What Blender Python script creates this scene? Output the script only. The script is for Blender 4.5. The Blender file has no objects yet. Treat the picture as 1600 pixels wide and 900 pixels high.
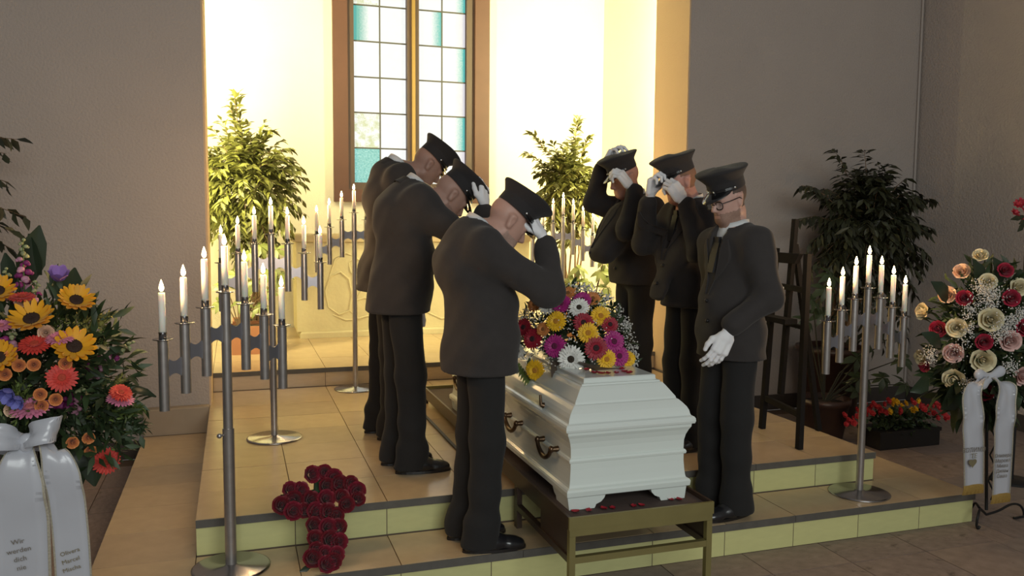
import bpy, math, random
import numpy as np
from mathutils import Vector, Matrix, Euler
from mathutils.bvhtree import BVHTree
random.seed(7); rng = np.random.default_rng(7)
SC = bpy.context.scene
COL = SC.collection

# ------------------------------------------------------------ camera
F_PX, CX, CY, CAM_H = 1300.5, 800.0, 450.0, 1.65
def _rot(y, p, r):
    cy, sy = math.cos(y), math.sin(y); cp, sp = math.cos(p), math.sin(p); cr, sr = math.cos(r), math.sin(r)
    Rz = np.array([[cy, sy, 0], [-sy, cy, 0], [0, 0, 1]])
    B = np.array([[1, 0, 0], [0, 0, -1], [0, 1, 0]])
    Rx = np.array([[1, 0, 0], [0, cp, -sp], [0, sp, cp]])
    Rr = np.array([[cr, -sr, 0], [sr, cr, 0], [0, 0, 1]])
    return Rr @ Rx @ B @ Rz
RC = _rot(-.3219, .085, .0076)
CAMP = np.array([0, 0, CAM_H])
cam = bpy.data.cameras.new('camera'); cam.sensor_width = 36; cam.lens = F_PX / 1600 * 36
cam.clip_end = 100
camo = bpy.data.objects.new('camera', cam); COL.objects.link(camo)
m3 = np.column_stack([RC[0], -RC[1], -RC[2]])
camo.matrix_world = Matrix.Translation(Vector(CAMP)) @ Matrix(m3.tolist()).to_4x4()
SC.camera = camo
def ray(x, y): return RC.T @ np.array([(x - CX) / F_PX, (y - CY) / F_PX, 1])
def at(x, y, Y):                      # world point at depth Y
    d = ray(x, y); return Vector(CAMP + d * (Y / d[1]))
def atz(x, y, z):
    d = ray(x, y); return Vector(CAMP + d * ((z - CAM_H) / d[2]))
def atx(x, y, X):
    d = ray(x, y); return Vector(CAMP + d * (X / d[0]))

# ------------------------------------------------------------ world, lamps, exposure
w = bpy.data.worlds.new('world'); SC.world = w; w.use_nodes = True
bg = w.node_tree.nodes['Background']; bg.inputs[0].default_value = (1, .93, .87, 1); bg.inputs[1].default_value = .135
def area(name, loc, rot, sx, sy, power, col):
    l = bpy.data.lights.new(name, 'AREA'); l.shape = 'RECTANGLE'; l.size = sx; l.size_y = sy; l.energy = power; l.color = col
    o = bpy.data.objects.new(name, l); COL.objects.link(o); o.location = loc; o.rotation_euler = rot; return o
R90 = math.pi / 2
# daylight from the hall's entrance, behind the photographer
area('entrance_daylight', (.9, -3.2, 3.0), (math.radians(72), 0, 0), 4.0, 2.6, 185, (.94, 1.0, .97))
# vertical tubes hidden behind the two edges of the niche opening (fixtures are built below)
area('niche_tube_light', (-.40, 6.78, 3.1), (R90, 0, math.radians(-14)), .10, 3.2, 185, (1, .875, .42))
area('niche_tube_light', (3.76, 6.78, 3.1), (R90, 0, math.radians(14)), .10, 3.2, 185, (1, .875, .42))
SC.view_settings.view_transform = 'Standard'; SC.view_settings.look = 'None'
SC.view_settings.gamma = 1; SC.view_settings.exposure = .12; SC.view_settings.use_curve_mapping = False

# ------------------------------------------------------------ materials
MATS = {}
def mat(name, col, rough=.6, metal=0, var=.0, scale=8, bump=0, bscale=60, emit=None, sss=0, sheen=0, island=0, coat=0, trans=0, spec=None, aniso=None, dirt=None):
    if name in MATS: return MATS[name]
    m = bpy.data.materials.new(name); m.use_nodes = True; MATS[name] = m
    nt = m.node_tree; p = nt.nodes['Principled BSDF']; L = nt.links.new
    p.inputs['Base Color'].default_value = (*col, 1); p.inputs['Roughness'].default_value = rough; p.inputs['Metallic'].default_value = metal
    if sss: p.inputs['Subsurface Weight'].default_value = sss; p.inputs['Subsurface Radius'].default_value = (.02, .01, .006); p.inputs['Subsurface Scale'].default_value = .6
    if sheen: p.inputs['Sheen Weight'].default_value = sheen; p.inputs['Sheen Roughness'].default_value = .5
    if coat: p.inputs['Coat Weight'].default_value = coat; p.inputs['Coat Roughness'].default_value = .12
    if trans: p.inputs['Transmission Weight'].default_value = trans
    if spec is not None: p.inputs['Specular IOR Level'].default_value = spec
    src = None
    tc = nt.nodes.new('ShaderNodeTexCoord')
    if var:
        n = nt.nodes.new('ShaderNodeTexNoise'); n.inputs['Scale'].default_value = scale; n.inputs['Detail'].default_value = 6
        L(tc.outputs['Object'], n.inputs['Vector'])
        mx = nt.nodes.new('ShaderNodeMix'); mx.data_type = 'RGBA'
        mx.inputs['A'].default_value = (*[c * (1 - var) for c in col], 1); mx.inputs['B'].default_value = (*[min(1, c * (1 + var)) for c in col], 1)
        L(n.outputs['Fac'], mx.inputs['Factor']); src = mx.outputs['Result']
    if island:
        g = nt.nodes.new('ShaderNodeNewGeometry'); hs = nt.nodes.new('ShaderNodeHueSaturation')
        mr = nt.nodes.new('ShaderNodeMapRange'); mr.inputs['To Min'].default_value = 1 - island; mr.inputs['To Max'].default_value = 1 + island
        L(g.outputs['Random Per Island'], mr.inputs['Value']); L(mr.outputs['Result'], hs.inputs['Value'])
        if src: L(src, hs.inputs['Color'])
        else: hs.inputs['Color'].default_value = (*col, 1)
        src = hs.outputs['Color']
    if dirt:
        n = nt.nodes.new('ShaderNodeTexNoise'); n.inputs['Scale'].default_value = dirt[1]; n.inputs['Detail'].default_value = 8; n.inputs['Roughness'].default_value = .7
        L(tc.outputs['Object'], n.inputs['Vector'])
        r = nt.nodes.new('ShaderNodeMapRange'); r.inputs['From Min'].default_value = dirt[2]; r.inputs['From Max'].default_value = dirt[2] + .12
        L(n.outputs['Fac'], r.inputs['Value'])
        mx = nt.nodes.new('ShaderNodeMix'); mx.data_type = 'RGBA'; mx.inputs['B'].default_value = (*dirt[0], 1)
        if src: L(src, mx.inputs['A'])
        else: mx.inputs['A'].default_value = (*col, 1)
        L(r.outputs['Result'], mx.inputs['Factor']); src = mx.outputs['Result']
    if src: L(src, p.inputs['Base Color'])
    if bump:
        n = nt.nodes.new('ShaderNodeTexNoise'); n.inputs['Scale'].default_value = bscale; n.inputs['Detail'].default_value = 4
        L(tc.outputs['Object'], n.inputs['Vector'])
        b = nt.nodes.new('ShaderNodeBump'); b.inputs['Strength'].default_value = bump; b.inputs['Distance'].default_value = .01
        L(n.outputs['Fac'], b.inputs['Height']); L(b.outputs['Normal'], p.inputs['Normal'])
    if emit:
        p.inputs['Emission Color'].default_value = (*emit[0], 1); p.inputs['Emission Strength'].default_value = emit[1]
    return m

# ------------------------------------------------------------ object helpers
MW = {}
def _reg(o, parent, M):
    COL.objects.link(o)
    if parent is not None:
        o.parent = parent; o.matrix_basis = MW[parent.name].inverted() @ M
    else: o.matrix_basis = M
    MW[o.name] = M.copy(); return o
def tag(o, label=None, cat=None, group=None, kind=None):
    if label: o['label'] = label
    if cat: o['category'] = cat
    if group: o['group'] = group
    if kind: o['kind'] = kind
    return o
def thing(name, label, cat, loc=(0, 0, 0), group=None):
    o = bpy.data.objects.new(name, None); o.empty_display_size = .05
    _reg(o, None, Matrix.Translation(Vector(loc))); return tag(o, label, cat, group)
def inst(name, me, M, parent=None):
    return _reg(bpy.data.objects.new(name, me), parent, M)
def mesh_np(name, V, Fq, mats, smooth=True, mi=None):
    """numpy verts + (n,3|4) faces or list of faces -> mesh"""
    me = bpy.data.meshes.new(name)
    V = np.asarray(V, dtype=np.float32)
    if isinstance(Fq, np.ndarray):
        k = Fq.shape[1]; n = len(Fq)
        me.vertices.add(len(V)); me.vertices.foreach_set('co', V.ravel())
        me.loops.add(n * k); me.loops.foreach_set('vertex_index', Fq.astype(np.int32).ravel())
        me.polygons.add(n); me.polygons.foreach_set('loop_start', np.arange(0, n * k, k, dtype=np.int32))
        me.update(calc_edges=True); me.validate()
    else:
        me.from_pydata(V.tolist(), [], Fq)
    for m in (mats if isinstance(mats, (list, tuple)) else [mats]): me.materials.append(m)
    if mi is not None: me.polygons.foreach_set('material_index', np.asarray(mi, dtype=np.int32))
    if smooth: me.polygons.foreach_set('use_smooth', np.ones(len(me.polygons), dtype=bool))
    me.update(); return me
class MB:
    def __init__(s): s.v = []; s.f = []; s.sm = []
    def add(s, V, Fc, smooth=False):
        b = len(s.v); s.v += [tuple(v) for v in V]; s.f += [tuple(i + b for i in f) for f in Fc]; s.sm += [smooth] * len(Fc); return s
    def box(s, a, b, bev=0):
        (x0, y0, z0), (x1, y1, z1) = a, b
        if bev <= 0:
            V = [(x0,y0,z0),(x1,y0,z0),(x1,y1,z0),(x0,y1,z0),(x0,y0,z1),(x1,y0,z1),(x1,y1,z1),(x0,y1,z1)]
            return s.add(V, [(0,3,2,1),(4,5,6,7),(0,1,5,4),(1,2,6,5),(2,3,7,6),(3,0,4,7)])
        # bevelled on the top edges
        c = bev
        V = [(x0,y0,z0),(x1,y0,z0),(x1,y1,z0),(x0,y1,z0),(x0,y0,z1-c),(x1,y0,z1-c),(x1,y1,z1-c),(x0,y1,z1-c),(x0+c,y0+c,z1),(x1-c,y0+c,z1),(x1-c,y1-c,z1),(x0+c,y1-c,z1)]
        return s.add(V, [(0,3,2,1),(8,9,10,11),(0,1,5,4),(1,2,6,5),(2,3,7,6),(3,0,4,7),(4,5,9,8),(5,6,10,9),(6,7,11,10),(7,4,8,11)])
    def obox(s, c, ax, half):           # oriented box: centre, 3 axes, half sizes
        c = Vector(c); A = [Vector(a).normalized() * h for a, h in zip(ax, half)]
        V = [c + A[0]*i + A[1]*j + A[2]*k for k in (-1, 1) for i, j in ((-1,-1),(1,-1),(1,1),(-1,1))]
        return s.add(V, [(0,3,2,1),(4,5,6,7),(0,1,5,4),(1,2,6,5),(2,3,7,6),(3,0,4,7)])
    def bar(s, a, b, w, t, up=(0, 0, 1)):
        a, b = Vector(a), Vector(b); d = (b - a); u = Vector(up); x = d.cross(u)
        if x.length < 1e-6: x = d.cross(Vector((1, 0, 0)))
        x.normalize(); u = x.cross(d).normalized()
        return s.obox((a + b) / 2, (x, d.normalized(), u), (w / 2, d.length / 2, t / 2))
    def tube(s, pts, r, n=10, caps=True):
        pts = [Vector(p) for p in pts]; rs = r if isinstance(r, (list, tuple)) else [r] * len(pts)
        rings = []; px = None
        for i, p in enumerate(pts):
            d = (pts[min(i + 1, len(pts) - 1)] - pts[max(i - 1, 0)]).normalized()
            if px is None:
                h = Vector((0, 0, 1)) if abs(d.z) < .9 else Vector((1, 0, 0)); px = d.cross(h).normalized()
            px = (px - d * px.dot(d)).normalized(); py = d.cross(px)
            rings.append([p + (px * math.cos(2*math.pi*k/n) + py * math.sin(2*math.pi*k/n)) * rs[i] for k in range(n)])
        V = [v for R in rings for v in R]; Fc = []
        for i in range(len(rings) - 1):
            for k in range(n):
                a = i*n + k; b = i*n + (k+1) % n; Fc.append((a, b, b + n, a + n))
        s.add(V, Fc, True)
        if caps: s.add(rings[0], [tuple(range(n - 1, -1, -1))]); s.add(rings[-1], [tuple(range(n))])
        return s
    def lathe(s, prof, c=(0, 0, 0), n=24, sx=1, sy=1, smooth=True):
        c = Vector(c); V = []; Fc = []
        for r, z in prof:
            for k in range(n): V.append(c + Vector((r*sx*math.cos(2*math.pi*k/n), r*sy*math.sin(2*math.pi*k/n), z)))
        for i in range(len(prof) - 1):
            for k in range(n):
                a = i*n + k; b = i*n + (k+1) % n; Fc.append((a, b, b + n, a + n))
        if prof[0][0] > 1e-5: Fc.append(tuple(range(n - 1, -1, -1)))
        if prof[-1][0] > 1e-5: Fc.append(tuple(range((len(prof)-1)*n, len(prof)*n)))
        return s.add(V, Fc, smooth)
    def prism(s, poly, d):              # polygon (3D points) extruded by vector d
        P = [Vector(p) for p in poly]; n = len(P); d = Vector(d)
        return s.add(P + [p + d for p in P], [tuple(range(n - 1, -1, -1)), tuple(range(n, 2*n))] + [(i, (i+1) % n, n + (i+1) % n, n + i) for i in range(n)])
    def ellipsoid(s, c, r, n=12, m=8):
        c = Vector(c); V = []; Fc = []
        for i in range(m + 1):
            t = math.pi * i / m
            for k in range(n): V.append(c + Vector((r[0]*math.sin(t)*math.cos(2*math.pi*k/n), r[1]*math.sin(t)*math.sin(2*math.pi*k/n), r[2]*math.cos(t))))
        for i in range(m):
            for k in range(n):
                a = i*n + k; b = i*n + (k+1) % n
                Fc.append((a, a + n, b + n, b))
        return s.add(V, Fc, True)
    def mesh(s, name, mats):
        me = bpy.data.meshes.new(name); me.from_pydata([tuple(v) for v in s.v], [], s.f)
        for m in (mats if isinstance(mats, (list, tuple)) else [mats]): me.materials.append(m)
        me.polygons.foreach_set('use_smooth', s.sm); me.validate(); me.update(); return me
    def build(s, name, m, parent=None, kind=None):
        """vertices are world coordinates (or local to the parent's origin when the parent is None)"""
        if parent is not None:
            inv = MW[parent.name].inverted(); s.v = [tuple(inv @ Vector(v)) for v in s.v]; M = MW[parent.name]
        else: M = Matrix()
        o = inst(name, s.mesh(name, m), M, parent)
        if kind: o['kind'] = kind
        return o
def part_np(name, V, Fq, mats, parent, smooth=True, mi=None):
    inv = np.array(MW[parent.name].inverted()); V = np.asarray(V) @ inv[:3, :3].T + inv[:3, 3]
    return inst(name, mesh_np(name, V, Fq, mats, smooth, mi), MW[parent.name], parent)
def frame(origin, z, y=None):           # matrix with +Z along z, +Y as near y as possible
    z = Vector(z).normalized(); y = Vector(y) if y is not None else Vector((0, 0, 1))
    x = y.cross(z)
    if x.length < 1e-4: x = Vector((1, 0, 0)).cross(z)
    x.normalize(); y = z.cross(x)
    M = Matrix((x, y, z)).transposed().to_4x4(); M.translation = Vector(origin); return M

# ------------------------------------------------------------ implicit surfaces (bodies, clothes, gloves)
class Sdf:
    def __init__(s): s.ops = []; s.post = []
    def seg(s, a, b, ra, rb, k=.03, u=None, su=1.0, mode='+', M=None):
        s.ops.append(('seg', np.array(a, float), np.array(b, float), ra, rb, k, None if u is None else np.array(u, float), su, mode, M)); return s
    def ell(s, c, r, k=.02, mode='+', M=None):
        s.ops.append(('ell', np.array(c, float), np.array(r, float), None, None, k, None, 1, mode, M)); return s
    def cut(s, p, n): s.post.append((np.array(p, float), np.array(n, float))); return s     # keep the side n points away from
    def mesh(s, h, disp=None, pad=.03):
        lo = []; hi = []
        boxes = []
        for t, a, b, ra, rb, k, u, su, mode, M in s.ops:
            if t == 'seg':
                rr = max(ra, rb) * su; l = np.minimum(a, b) - rr; q = np.maximum(a, b) + rr
            else: l = a - b; q = a + b
            if M is not None:
                cs = np.array([[x, y, z, 1] for x in (l[0], q[0]) for y in (l[1], q[1]) for z in (l[2], q[2])]) @ np.array(M).T
                l = cs[:, :3].min(0); q = cs[:, :3].max(0)
            boxes.append((l, q))
            if mode == '+': lo.append(l); hi.append(q)
        lo = np.min(lo, 0) - pad; hi = np.max(hi, 0) + pad
        ax = [np.arange(lo[i], hi[i] + h, h) for i in range(3)]
        G = np.full([len(a) for a in ax], .08, dtype=np.float32)
        for (t, a, b, ra, rb, k, u, su, mode, M), (l, q) in zip(s.ops, boxes):
            mg = k + .025
            sl = tuple(slice(max(0, int((l[i] - mg - lo[i]) / h)), min(len(ax[i]), int((q[i] + mg - lo[i]) / h) + 2)) for i in range(3))
            X = ax[0][sl[0]][:, None, None]; Y = ax[1][sl[1]][None, :, None]; Z = ax[2][sl[2]][None, None, :]
            if M is not None:
                Mi = np.linalg.inv(np.array(M))
                X, Y, Z = (Mi[i, 0]*X + Mi[i, 1]*Y + Mi[i, 2]*Z + Mi[i, 3] for i in range(3))
            if t == 'seg':
                d = b - a; dd = max(d @ d, 1e-9)
                px, py, pz = X - a[0], Y - a[1], Z - a[2]
                tt = np.clip((px*d[0] + py*d[1] + pz*d[2]) / dd, 0, 1)
                px = px - tt*d[0]; py = py - tt*d[1]; pz = pz - tt*d[2]
                if u is not None:
                    du = (px*u[0] + py*u[1] + pz*u[2]) * (1 - 1/su)
                    px = px - du*u[0]; py = py - du*u[1]; pz = pz - du*u[2]
                D = np.sqrt(px*px + py*py + pz*pz) - (ra + tt*(rb - ra))
            else:
                px, py, pz = (X - a[0]) / b[0], (Y - a[1]) / b[1], (Z - a[2]) / b[2]
                k0 = np.sqrt(px*px + py*py + pz*pz); k1 = np.sqrt((px/b[0])**2 + (py/b[1])**2 + (pz/b[2])**2) + 1e-9
                D = k0 * (k0 - 1) / k1
            g = G[sl]
            if mode == '+':
                hh = np.clip(.5 + .5*(D - g)/k, 0, 1); G[sl] = D*(1 - hh) + g*hh - k*hh*(1 - hh)
            else:
                D = -D; hh = np.clip(.5 - .5*(D - g)/k, 0, 1); G[sl] = D*(1 - hh) + g*hh + k*hh*(1 - hh)
        X = ax[0][:, None, None]; Y = ax[1][None, :, None]; Z = ax[2][None, None, :]
        if disp is not None: G += disp(X, Y, Z).astype(np.float32)
        for p, n in s.post:
            D = (X - p[0])*n[0] + (Y - p[1])*n[1] + (Z - p[2])*n[2]
            G = np.maximum(G, D.astype(np.float32))
        return surface_nets(G, ax)
def surface_nets(G, ax):
    S = G < 0
    n0, n1, n2 = G.shape
    cnt = np.zeros((n0-1, n1-1, n2-1), dtype=np.int8)
    offs = [(i, j, k) for i in (0, 1) for j in (0, 1) for k in (0, 1)]
    for i, j, k in offs: cnt += S[i:n0-1+i, j:n1-1+j, k:n2-1+k]
    I, J, K = np.nonzero((cnt > 0) & (cnt < 8))
    val = {o: G[I+o[0], J+o[1], K+o[2]] for o in offs}
    P = np.zeros((len(I), 3)); N = np.zeros(len(I))
    for o in offs:
        for a in range(3):
            if o[a] == 0:
                e = list(o); e[a] = 1; f0 = val[o]; f1 = val[tuple(e)]
                m = (f0 < 0) != (f1 < 0); t = np.where(m, f0 / np.where(m, f0 - f1, 1), 0)
                q = np.tile(np.array(o, float), (len(I), 1)); q[:, a] += t
                P += q * m[:, None]; N += m
    P /= N[:, None]
    h = np.array([a[1] - a[0] for a in ax]); o0 = np.array([a[0] for a in ax])
    V = (np.column_stack([I, J, K]) + P) * h + o0
    idx = np.full((n0-1, n1-1, n2-1), -1, dtype=np.int64); idx[I, J, K] = np.arange(len(I))
    Q = []
    for a in range(3):
        b, c = (a+1) % 3, (a+2) % 3
        sl0 = [slice(None)]*3; sl1 = [slice(None)]*3
        sl0[a] = slice(0, -1); sl1[a] = slice(1, None)
        d = S[tuple(sl0)] != S[tuple(sl1)]
        ii = np.array(np.nonzero(d)).T
        ok = (ii[:, b] > 0) & (ii[:, c] > 0) & (ii[:, b] < G.shape[b]-1) & (ii[:, c] < G.shape[c]-1); ii = ii[ok]
        s0 = S[ii[:, 0], ii[:, 1], ii[:, 2]]
        def cell(db, dc):
            q = ii.copy(); q[:, b] += db; q[:, c] += dc; return idx[q[:, 0], q[:, 1], q[:, 2]]
        q = np.column_stack([cell(-1, -1), cell(0, -1), cell(0, 0), cell(-1, 0)])
        q[~s0] = q[~s0][:, ::-1]; Q.append(q)
    Q = np.vstack(Q); Q = Q[(Q >= 0).all(1)]
    return V, Q
# ------------------------------------------------------------ colours of the place
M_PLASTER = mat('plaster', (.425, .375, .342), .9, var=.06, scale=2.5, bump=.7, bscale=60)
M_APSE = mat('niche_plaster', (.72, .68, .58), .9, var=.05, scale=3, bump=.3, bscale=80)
M_TREAD = [mat('tread_tile_a', (.50, .375, .23), .24, var=.14, scale=4, dirt=((.19, .14, .1), 3.0, .66)), mat('tread_tile_b', (.54, .405, .24), .22, var=.12, scale=5), mat('tread_tile_c', (.47, .35, .22), .26, var=.14, scale=4)]
M_RISER = [mat('riser_tile_a', (.62, .60, .27), .45, var=.08, scale=5), mat('riser_tile_b', (.57, .56, .26), .45, var=.1, scale=5)]
M_NOSE = mat('nosing_stone', (.10, .092, .08), .55, var=.25, scale=20)
M_GROUT = mat('grout', (.12, .085, .06), .9)
M_FLOOR = [mat('floor_stone_a', (.25, .19, .16), .55, var=.5, scale=7, bump=.3, bscale=40, dirt=((.09, .065, .055), 5, .56)), mat('floor_stone_b', (.28, .21, .17), .5, var=.45, scale=6, bump=.3, bscale=40, dirt=((.10, .075, .06), 9, .62)), mat('floor_stone_c', (.22, .175, .155), .6, var=.3, scale=8, bump=.15, bscale=40)]
M_BASE = mat('dark_base', (.055, .045, .04), .7, var=.2, scale=10)
def struct(name, mb, m, parent=None):
    o = mb.build(name, m, parent)
    if parent is None: o['kind'] = 'structure'
    return o

# ---- walls
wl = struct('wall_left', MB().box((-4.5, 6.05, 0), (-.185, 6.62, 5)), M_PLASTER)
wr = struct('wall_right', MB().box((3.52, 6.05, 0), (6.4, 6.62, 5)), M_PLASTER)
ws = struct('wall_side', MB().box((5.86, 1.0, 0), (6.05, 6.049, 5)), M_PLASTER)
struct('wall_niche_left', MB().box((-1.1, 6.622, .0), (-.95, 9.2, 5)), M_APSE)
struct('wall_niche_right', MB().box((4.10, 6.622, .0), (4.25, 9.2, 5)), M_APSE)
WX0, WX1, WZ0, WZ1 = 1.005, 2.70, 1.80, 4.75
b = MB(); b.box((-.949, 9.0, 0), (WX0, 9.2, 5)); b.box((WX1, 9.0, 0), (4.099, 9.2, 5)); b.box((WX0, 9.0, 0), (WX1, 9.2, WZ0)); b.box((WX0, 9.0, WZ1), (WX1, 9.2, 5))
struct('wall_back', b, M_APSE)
# thin plaster returns of the opening, orange lamp glow put into their colour
M_REV = mat('reveal_glow_tint', (.62, .46, .30), .9, var=.05, scale=3, bump=.3, bscale=90)
struct('trim_1', MB().box((3.508, 6.056, .33), (3.5199, 6.618, 5)), M_REV)
struct('trim_2', MB().box((-.1849, 6.056, .33), (-.173, 6.618, 5)), M_REV)
# pale bead up the corner of the room, plinth block and baseboards
struct('trim_3', MB().tube([(5.835, 6.035, .1), (5.835, 6.035, 5)], .011, 8), mat('bead', (.42, .38, .35), .7))
struct('baseboard_right', MB().box((3.83, 6.03, 0), (5.85, 6.049, .13)), M_BASE)
struct('baseboard_left', MB().box((-4.5, 6.03, 0), (-.605, 6.049, .12)), M_BASE)
struct('baseboard_side', MB().box((5.84, 1.0, 0), (5.859, 6.02, .13)), M_BASE)
b = MB(); b.box((-.60, 5.96, .166), (-.187, 6.049, .345), .006)
struct('trim_4', b, mat('plinth', (.36, .29, .21), .6, var=.1))

# ---- floor with its stone slabs
fl = struct('floor', MB().box((-4.5, .6, -.1), (5.9, 6.05, -.008)), M_GROUT)
unit = {}
def unit_tile(m, bev=.02):
    k = m.name
    if k not in unit:
        unit[k] = MB().box((-.5, -.5, -1), (.5, .5, 0)).mesh('tile', m)
    return unit[k]
def tile(parent, name, x0, x1, y0, y1, top, th, m, gap=.004, tilt=.0):
    M = Matrix.Translation(((x0 + x1)/2, (y0 + y1)/2, top + random.uniform(-.0006, .0006))) @ Euler((random.uniform(-tilt, tilt), random.uniform(-tilt, tilt), 0)).to_matrix().to_4x4() @ Matrix.Diagonal((x1 - x0 - gap, y1 - y0 - gap, th, 1))
    return inst(name, unit_tile(m), M, parent)
def riser(parent, x0, x1, y, z0, z1, m, th=.012, gap=.004):
    M = Matrix.Translation(((x0 + x1)/2, y, (z0 + z1)/2)) @ Euler((math.pi/2, 0, 0)).to_matrix().to_4x4() @ Matrix.Diagonal((x1 - x0 - gap, z1 - z0 - gap, th, 1))
    return inst('riser_tile', unit_tile(m), M, parent)
gx = [2.35 - .45*11 + .45*i for i in range(20)]
gy = [3.17 - .45*4 + .45*j for j in range(11)]
for i in range(len(gx) - 1):
    for j in range(len(gy) - 1):
        x0, x1, y0, y1 = gx[i], gx[i+1], gy[j], gy[j+1]
        y1 = min(y1, 6.03)
        if y1 - y0 < .05: continue
        if x0 < 3.80 and x1 > -.58 and y1 > 3.45:      # slabs cut around the steps
            if y0 < 3.40:
                if x0 < -.6 < x1: tile(fl, 'tile', -.602, x1, y0, 3.425, 0, .008, M_FLOOR[0], .001)
                if x0 < 3.83 < x1: tile(fl, 'tile', x0, 3.832, y0, 3.425, 0, .008, M_FLOOR[1], .001)
            if x0 < -.6 < x1: x1 = -.602
            elif x0 < 3.83 < x1: x0 = 3.832
            elif y0 < 3.41: y1 = 3.425
            else: continue
        tile(fl, 'tile', x0, x1, y0, y1, 0, .008, random.choice(M_FLOOR), .005)

# ---- the steps up to the niche
XS = [-.185, .235, .65, 1.055, 1.455, 1.855, 2.25, 2.65, 3.05, 3.45]
YR = [3.757, 4.14, 4.5, 4.86, 5.23, 5.60, 5.97, 6.505]
Z1, Z2, Z3 = .165, .33, .475
def rm(): return random.choice(M_TREAD)
b = MB(); b.box((-.597, 3.425, .0), (3.815, 6.03, Z1 - .012)); s1 = struct('step_1', b, M_GROUT)
b = MB(); b.box((-.183, 3.772, Z1 - .011), (3.447, 6.049, Z2 - .012)); b.box((-.172, 6.049, 0), (3.507, 6.52, Z2 - .012)); s2 = struct('step_2', b, M_GROUT)
b = MB(); b.box((-.949, 6.62, 0), (4.099, 8.999, Z3 - .012)); b.box((-.172, 6.522, 0), (3.507, 6.62, Z3 - .012)); s3 = struct('step_3', b, M_GROUT)
X1 = [-.6] + XS[1:-1] + [3.45, 3.82]
X1 = [-.6, -.185] + XS[1:] + [3.82]
NOSE = .036
def nosing(parent, x0, x1, y, z):
    bb = MB(); bb.box((x0 + .001, y - .002, z - NOSE), (x1 - .001, y + .03, z - .0125)); bb.box((x0 + .001, y - .002, z - .0126), (x1 - .001, y + .0035, z - .001)); return bb.build('nosing', M_NOSE, parent)
for i in range(len(X1) - 1):
    tile(s1, 'tile', X1[i], X1[i+1], 3.413, 3.757, Z1, .012, rm())
    riser(s1, X1[i], X1[i+1], 3.424, 0, Z1 - NOSE, random.choice(M_RISER))
for x0, x1 in ((-.6, -.185), (3.45, 3.82)):
    for j in range(len(YR) - 2):
        y1 = min(YR[j+1], 6.03); tile(s1, 'tile', x0, x1, YR[j], min(y1, 5.955 if x0 < 0 else 6.02), Z1, .012, rm())
for x0, x1 in ((-.6, 1.2), (1.2, 2.65), (2.65, 3.82)): nosing(s1, x0, x1, 3.411, Z1)
for i in range(9):
    for j in range(len(YR) - 1):
        tile(s2, 'tile', XS[i], XS[i+1], YR[j], YR[j+1], Z2, .012, rm())
    riser(s2, XS[i], XS[i+1], 3.771, Z1, Z2 - NOSE, random.choice(M_RISER))
for x0, x1 in ((-.185, 1.2), (1.2, 2.65), (2.65, 3.45)): nosing(s2, x0, x1, 3.757, Z2)
X3 = [-.172] + XS[1:-1] + [3.507]
YR3 = [6.507, 6.98, 7.45, 7.9, 8.35, 8.99]
for i in range(9):
    riser(s3, X3[i], X3[i+1], 6.521, Z2, Z3 - NOSE, M_TREAD[1])
    for j in range(5): tile(s3, 'tile', X3[i], X3[i+1], YR3[j], YR3[j+1], Z3, .012, rm())
for x0, x1 in ((-.945, -.172), (3.507, 4.095)):
    for j in range(1, 5): tile(s3, 'tile', x0, x1, YR3[j], YR3[j+1], Z3, .012, rm())
    tile(s3, 'tile', x0, x1, 6.625, YR3[1], Z3, .012, rm())
for x0, x1 in ((-.172, 1.8), (1.8, 3.507)): nosing(s3, x0, x1, 6.507, Z3)

# ---- window of leaded panes in a brown frame
M_WOOD = mat('window_wood', (.085, .036, .025), .55, var=.15, scale=6)
M_WOOD2 = mat('window_wood_inner', (.07, .045, .034), .5, var=.15, scale=6)
M_LEAD = mat('lead_came', (.06, .058, .05), .6)
win = tag(inst('window_1', MB().box((WX0 + .005, 9.10, WZ0 + .005), (WX1 - .005, 9.13, WZ0 + .02)).mesh('window_1', M_WOOD2), Matrix()), kind='structure')
LX = [(1.225, 1.505, 1.790), (1.917, 2.182, 2.449)]; GZ0, GP = 2.0, .372
NR = 7; GT = GZ0 + GP*NR
b = MB()
b.box((WX0, 8.93, WZ0), (1.155, 9.08, WZ1)); b.box((2.535, 8.93, WZ0), (WX1, 9.08, WZ1)); b.box((1.155, 8.93, WZ0), (2.535, 9.08, 1.93)); b.box((1.155, 8.93, GT + .08), (2.535, 9.08, WZ1))
b.build('window_frame', M_WOOD, win)
b = MB()
b.box((1.155, 8.97, 1.93), (1.225, 9.08, GT + .08)); b.box((2.449, 8.97, 1.93), (2.535, 9.08, GT + .08)); b.box((1.225, 8.97, 1.93), (2.449, 9.08, GZ0)); b.box((1.225, 8.97, GT), (2.449, 9.08, GT + .08))
b.build('window_sash', M_WOOD2, win)
M_LIT_EDGE = mat('lit_edge_tint', (.55, .36, .12), .35, .8)  # golden light along the mullion edge, painted as a bright strip
b = MB(); b.box((1.79, 8.96, GZ0), (1.836, 9.08, GT)); b.box((1.872, 8.96, GZ0), (1.917, 9.08, GT)); b.build('mullion', M_WOOD2, win)
MB().box((1.836, 8.935, GZ0), (1.872, 9.07, GT)).build('mullion_lit_edge', M_LIT_EDGE, win)
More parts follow.
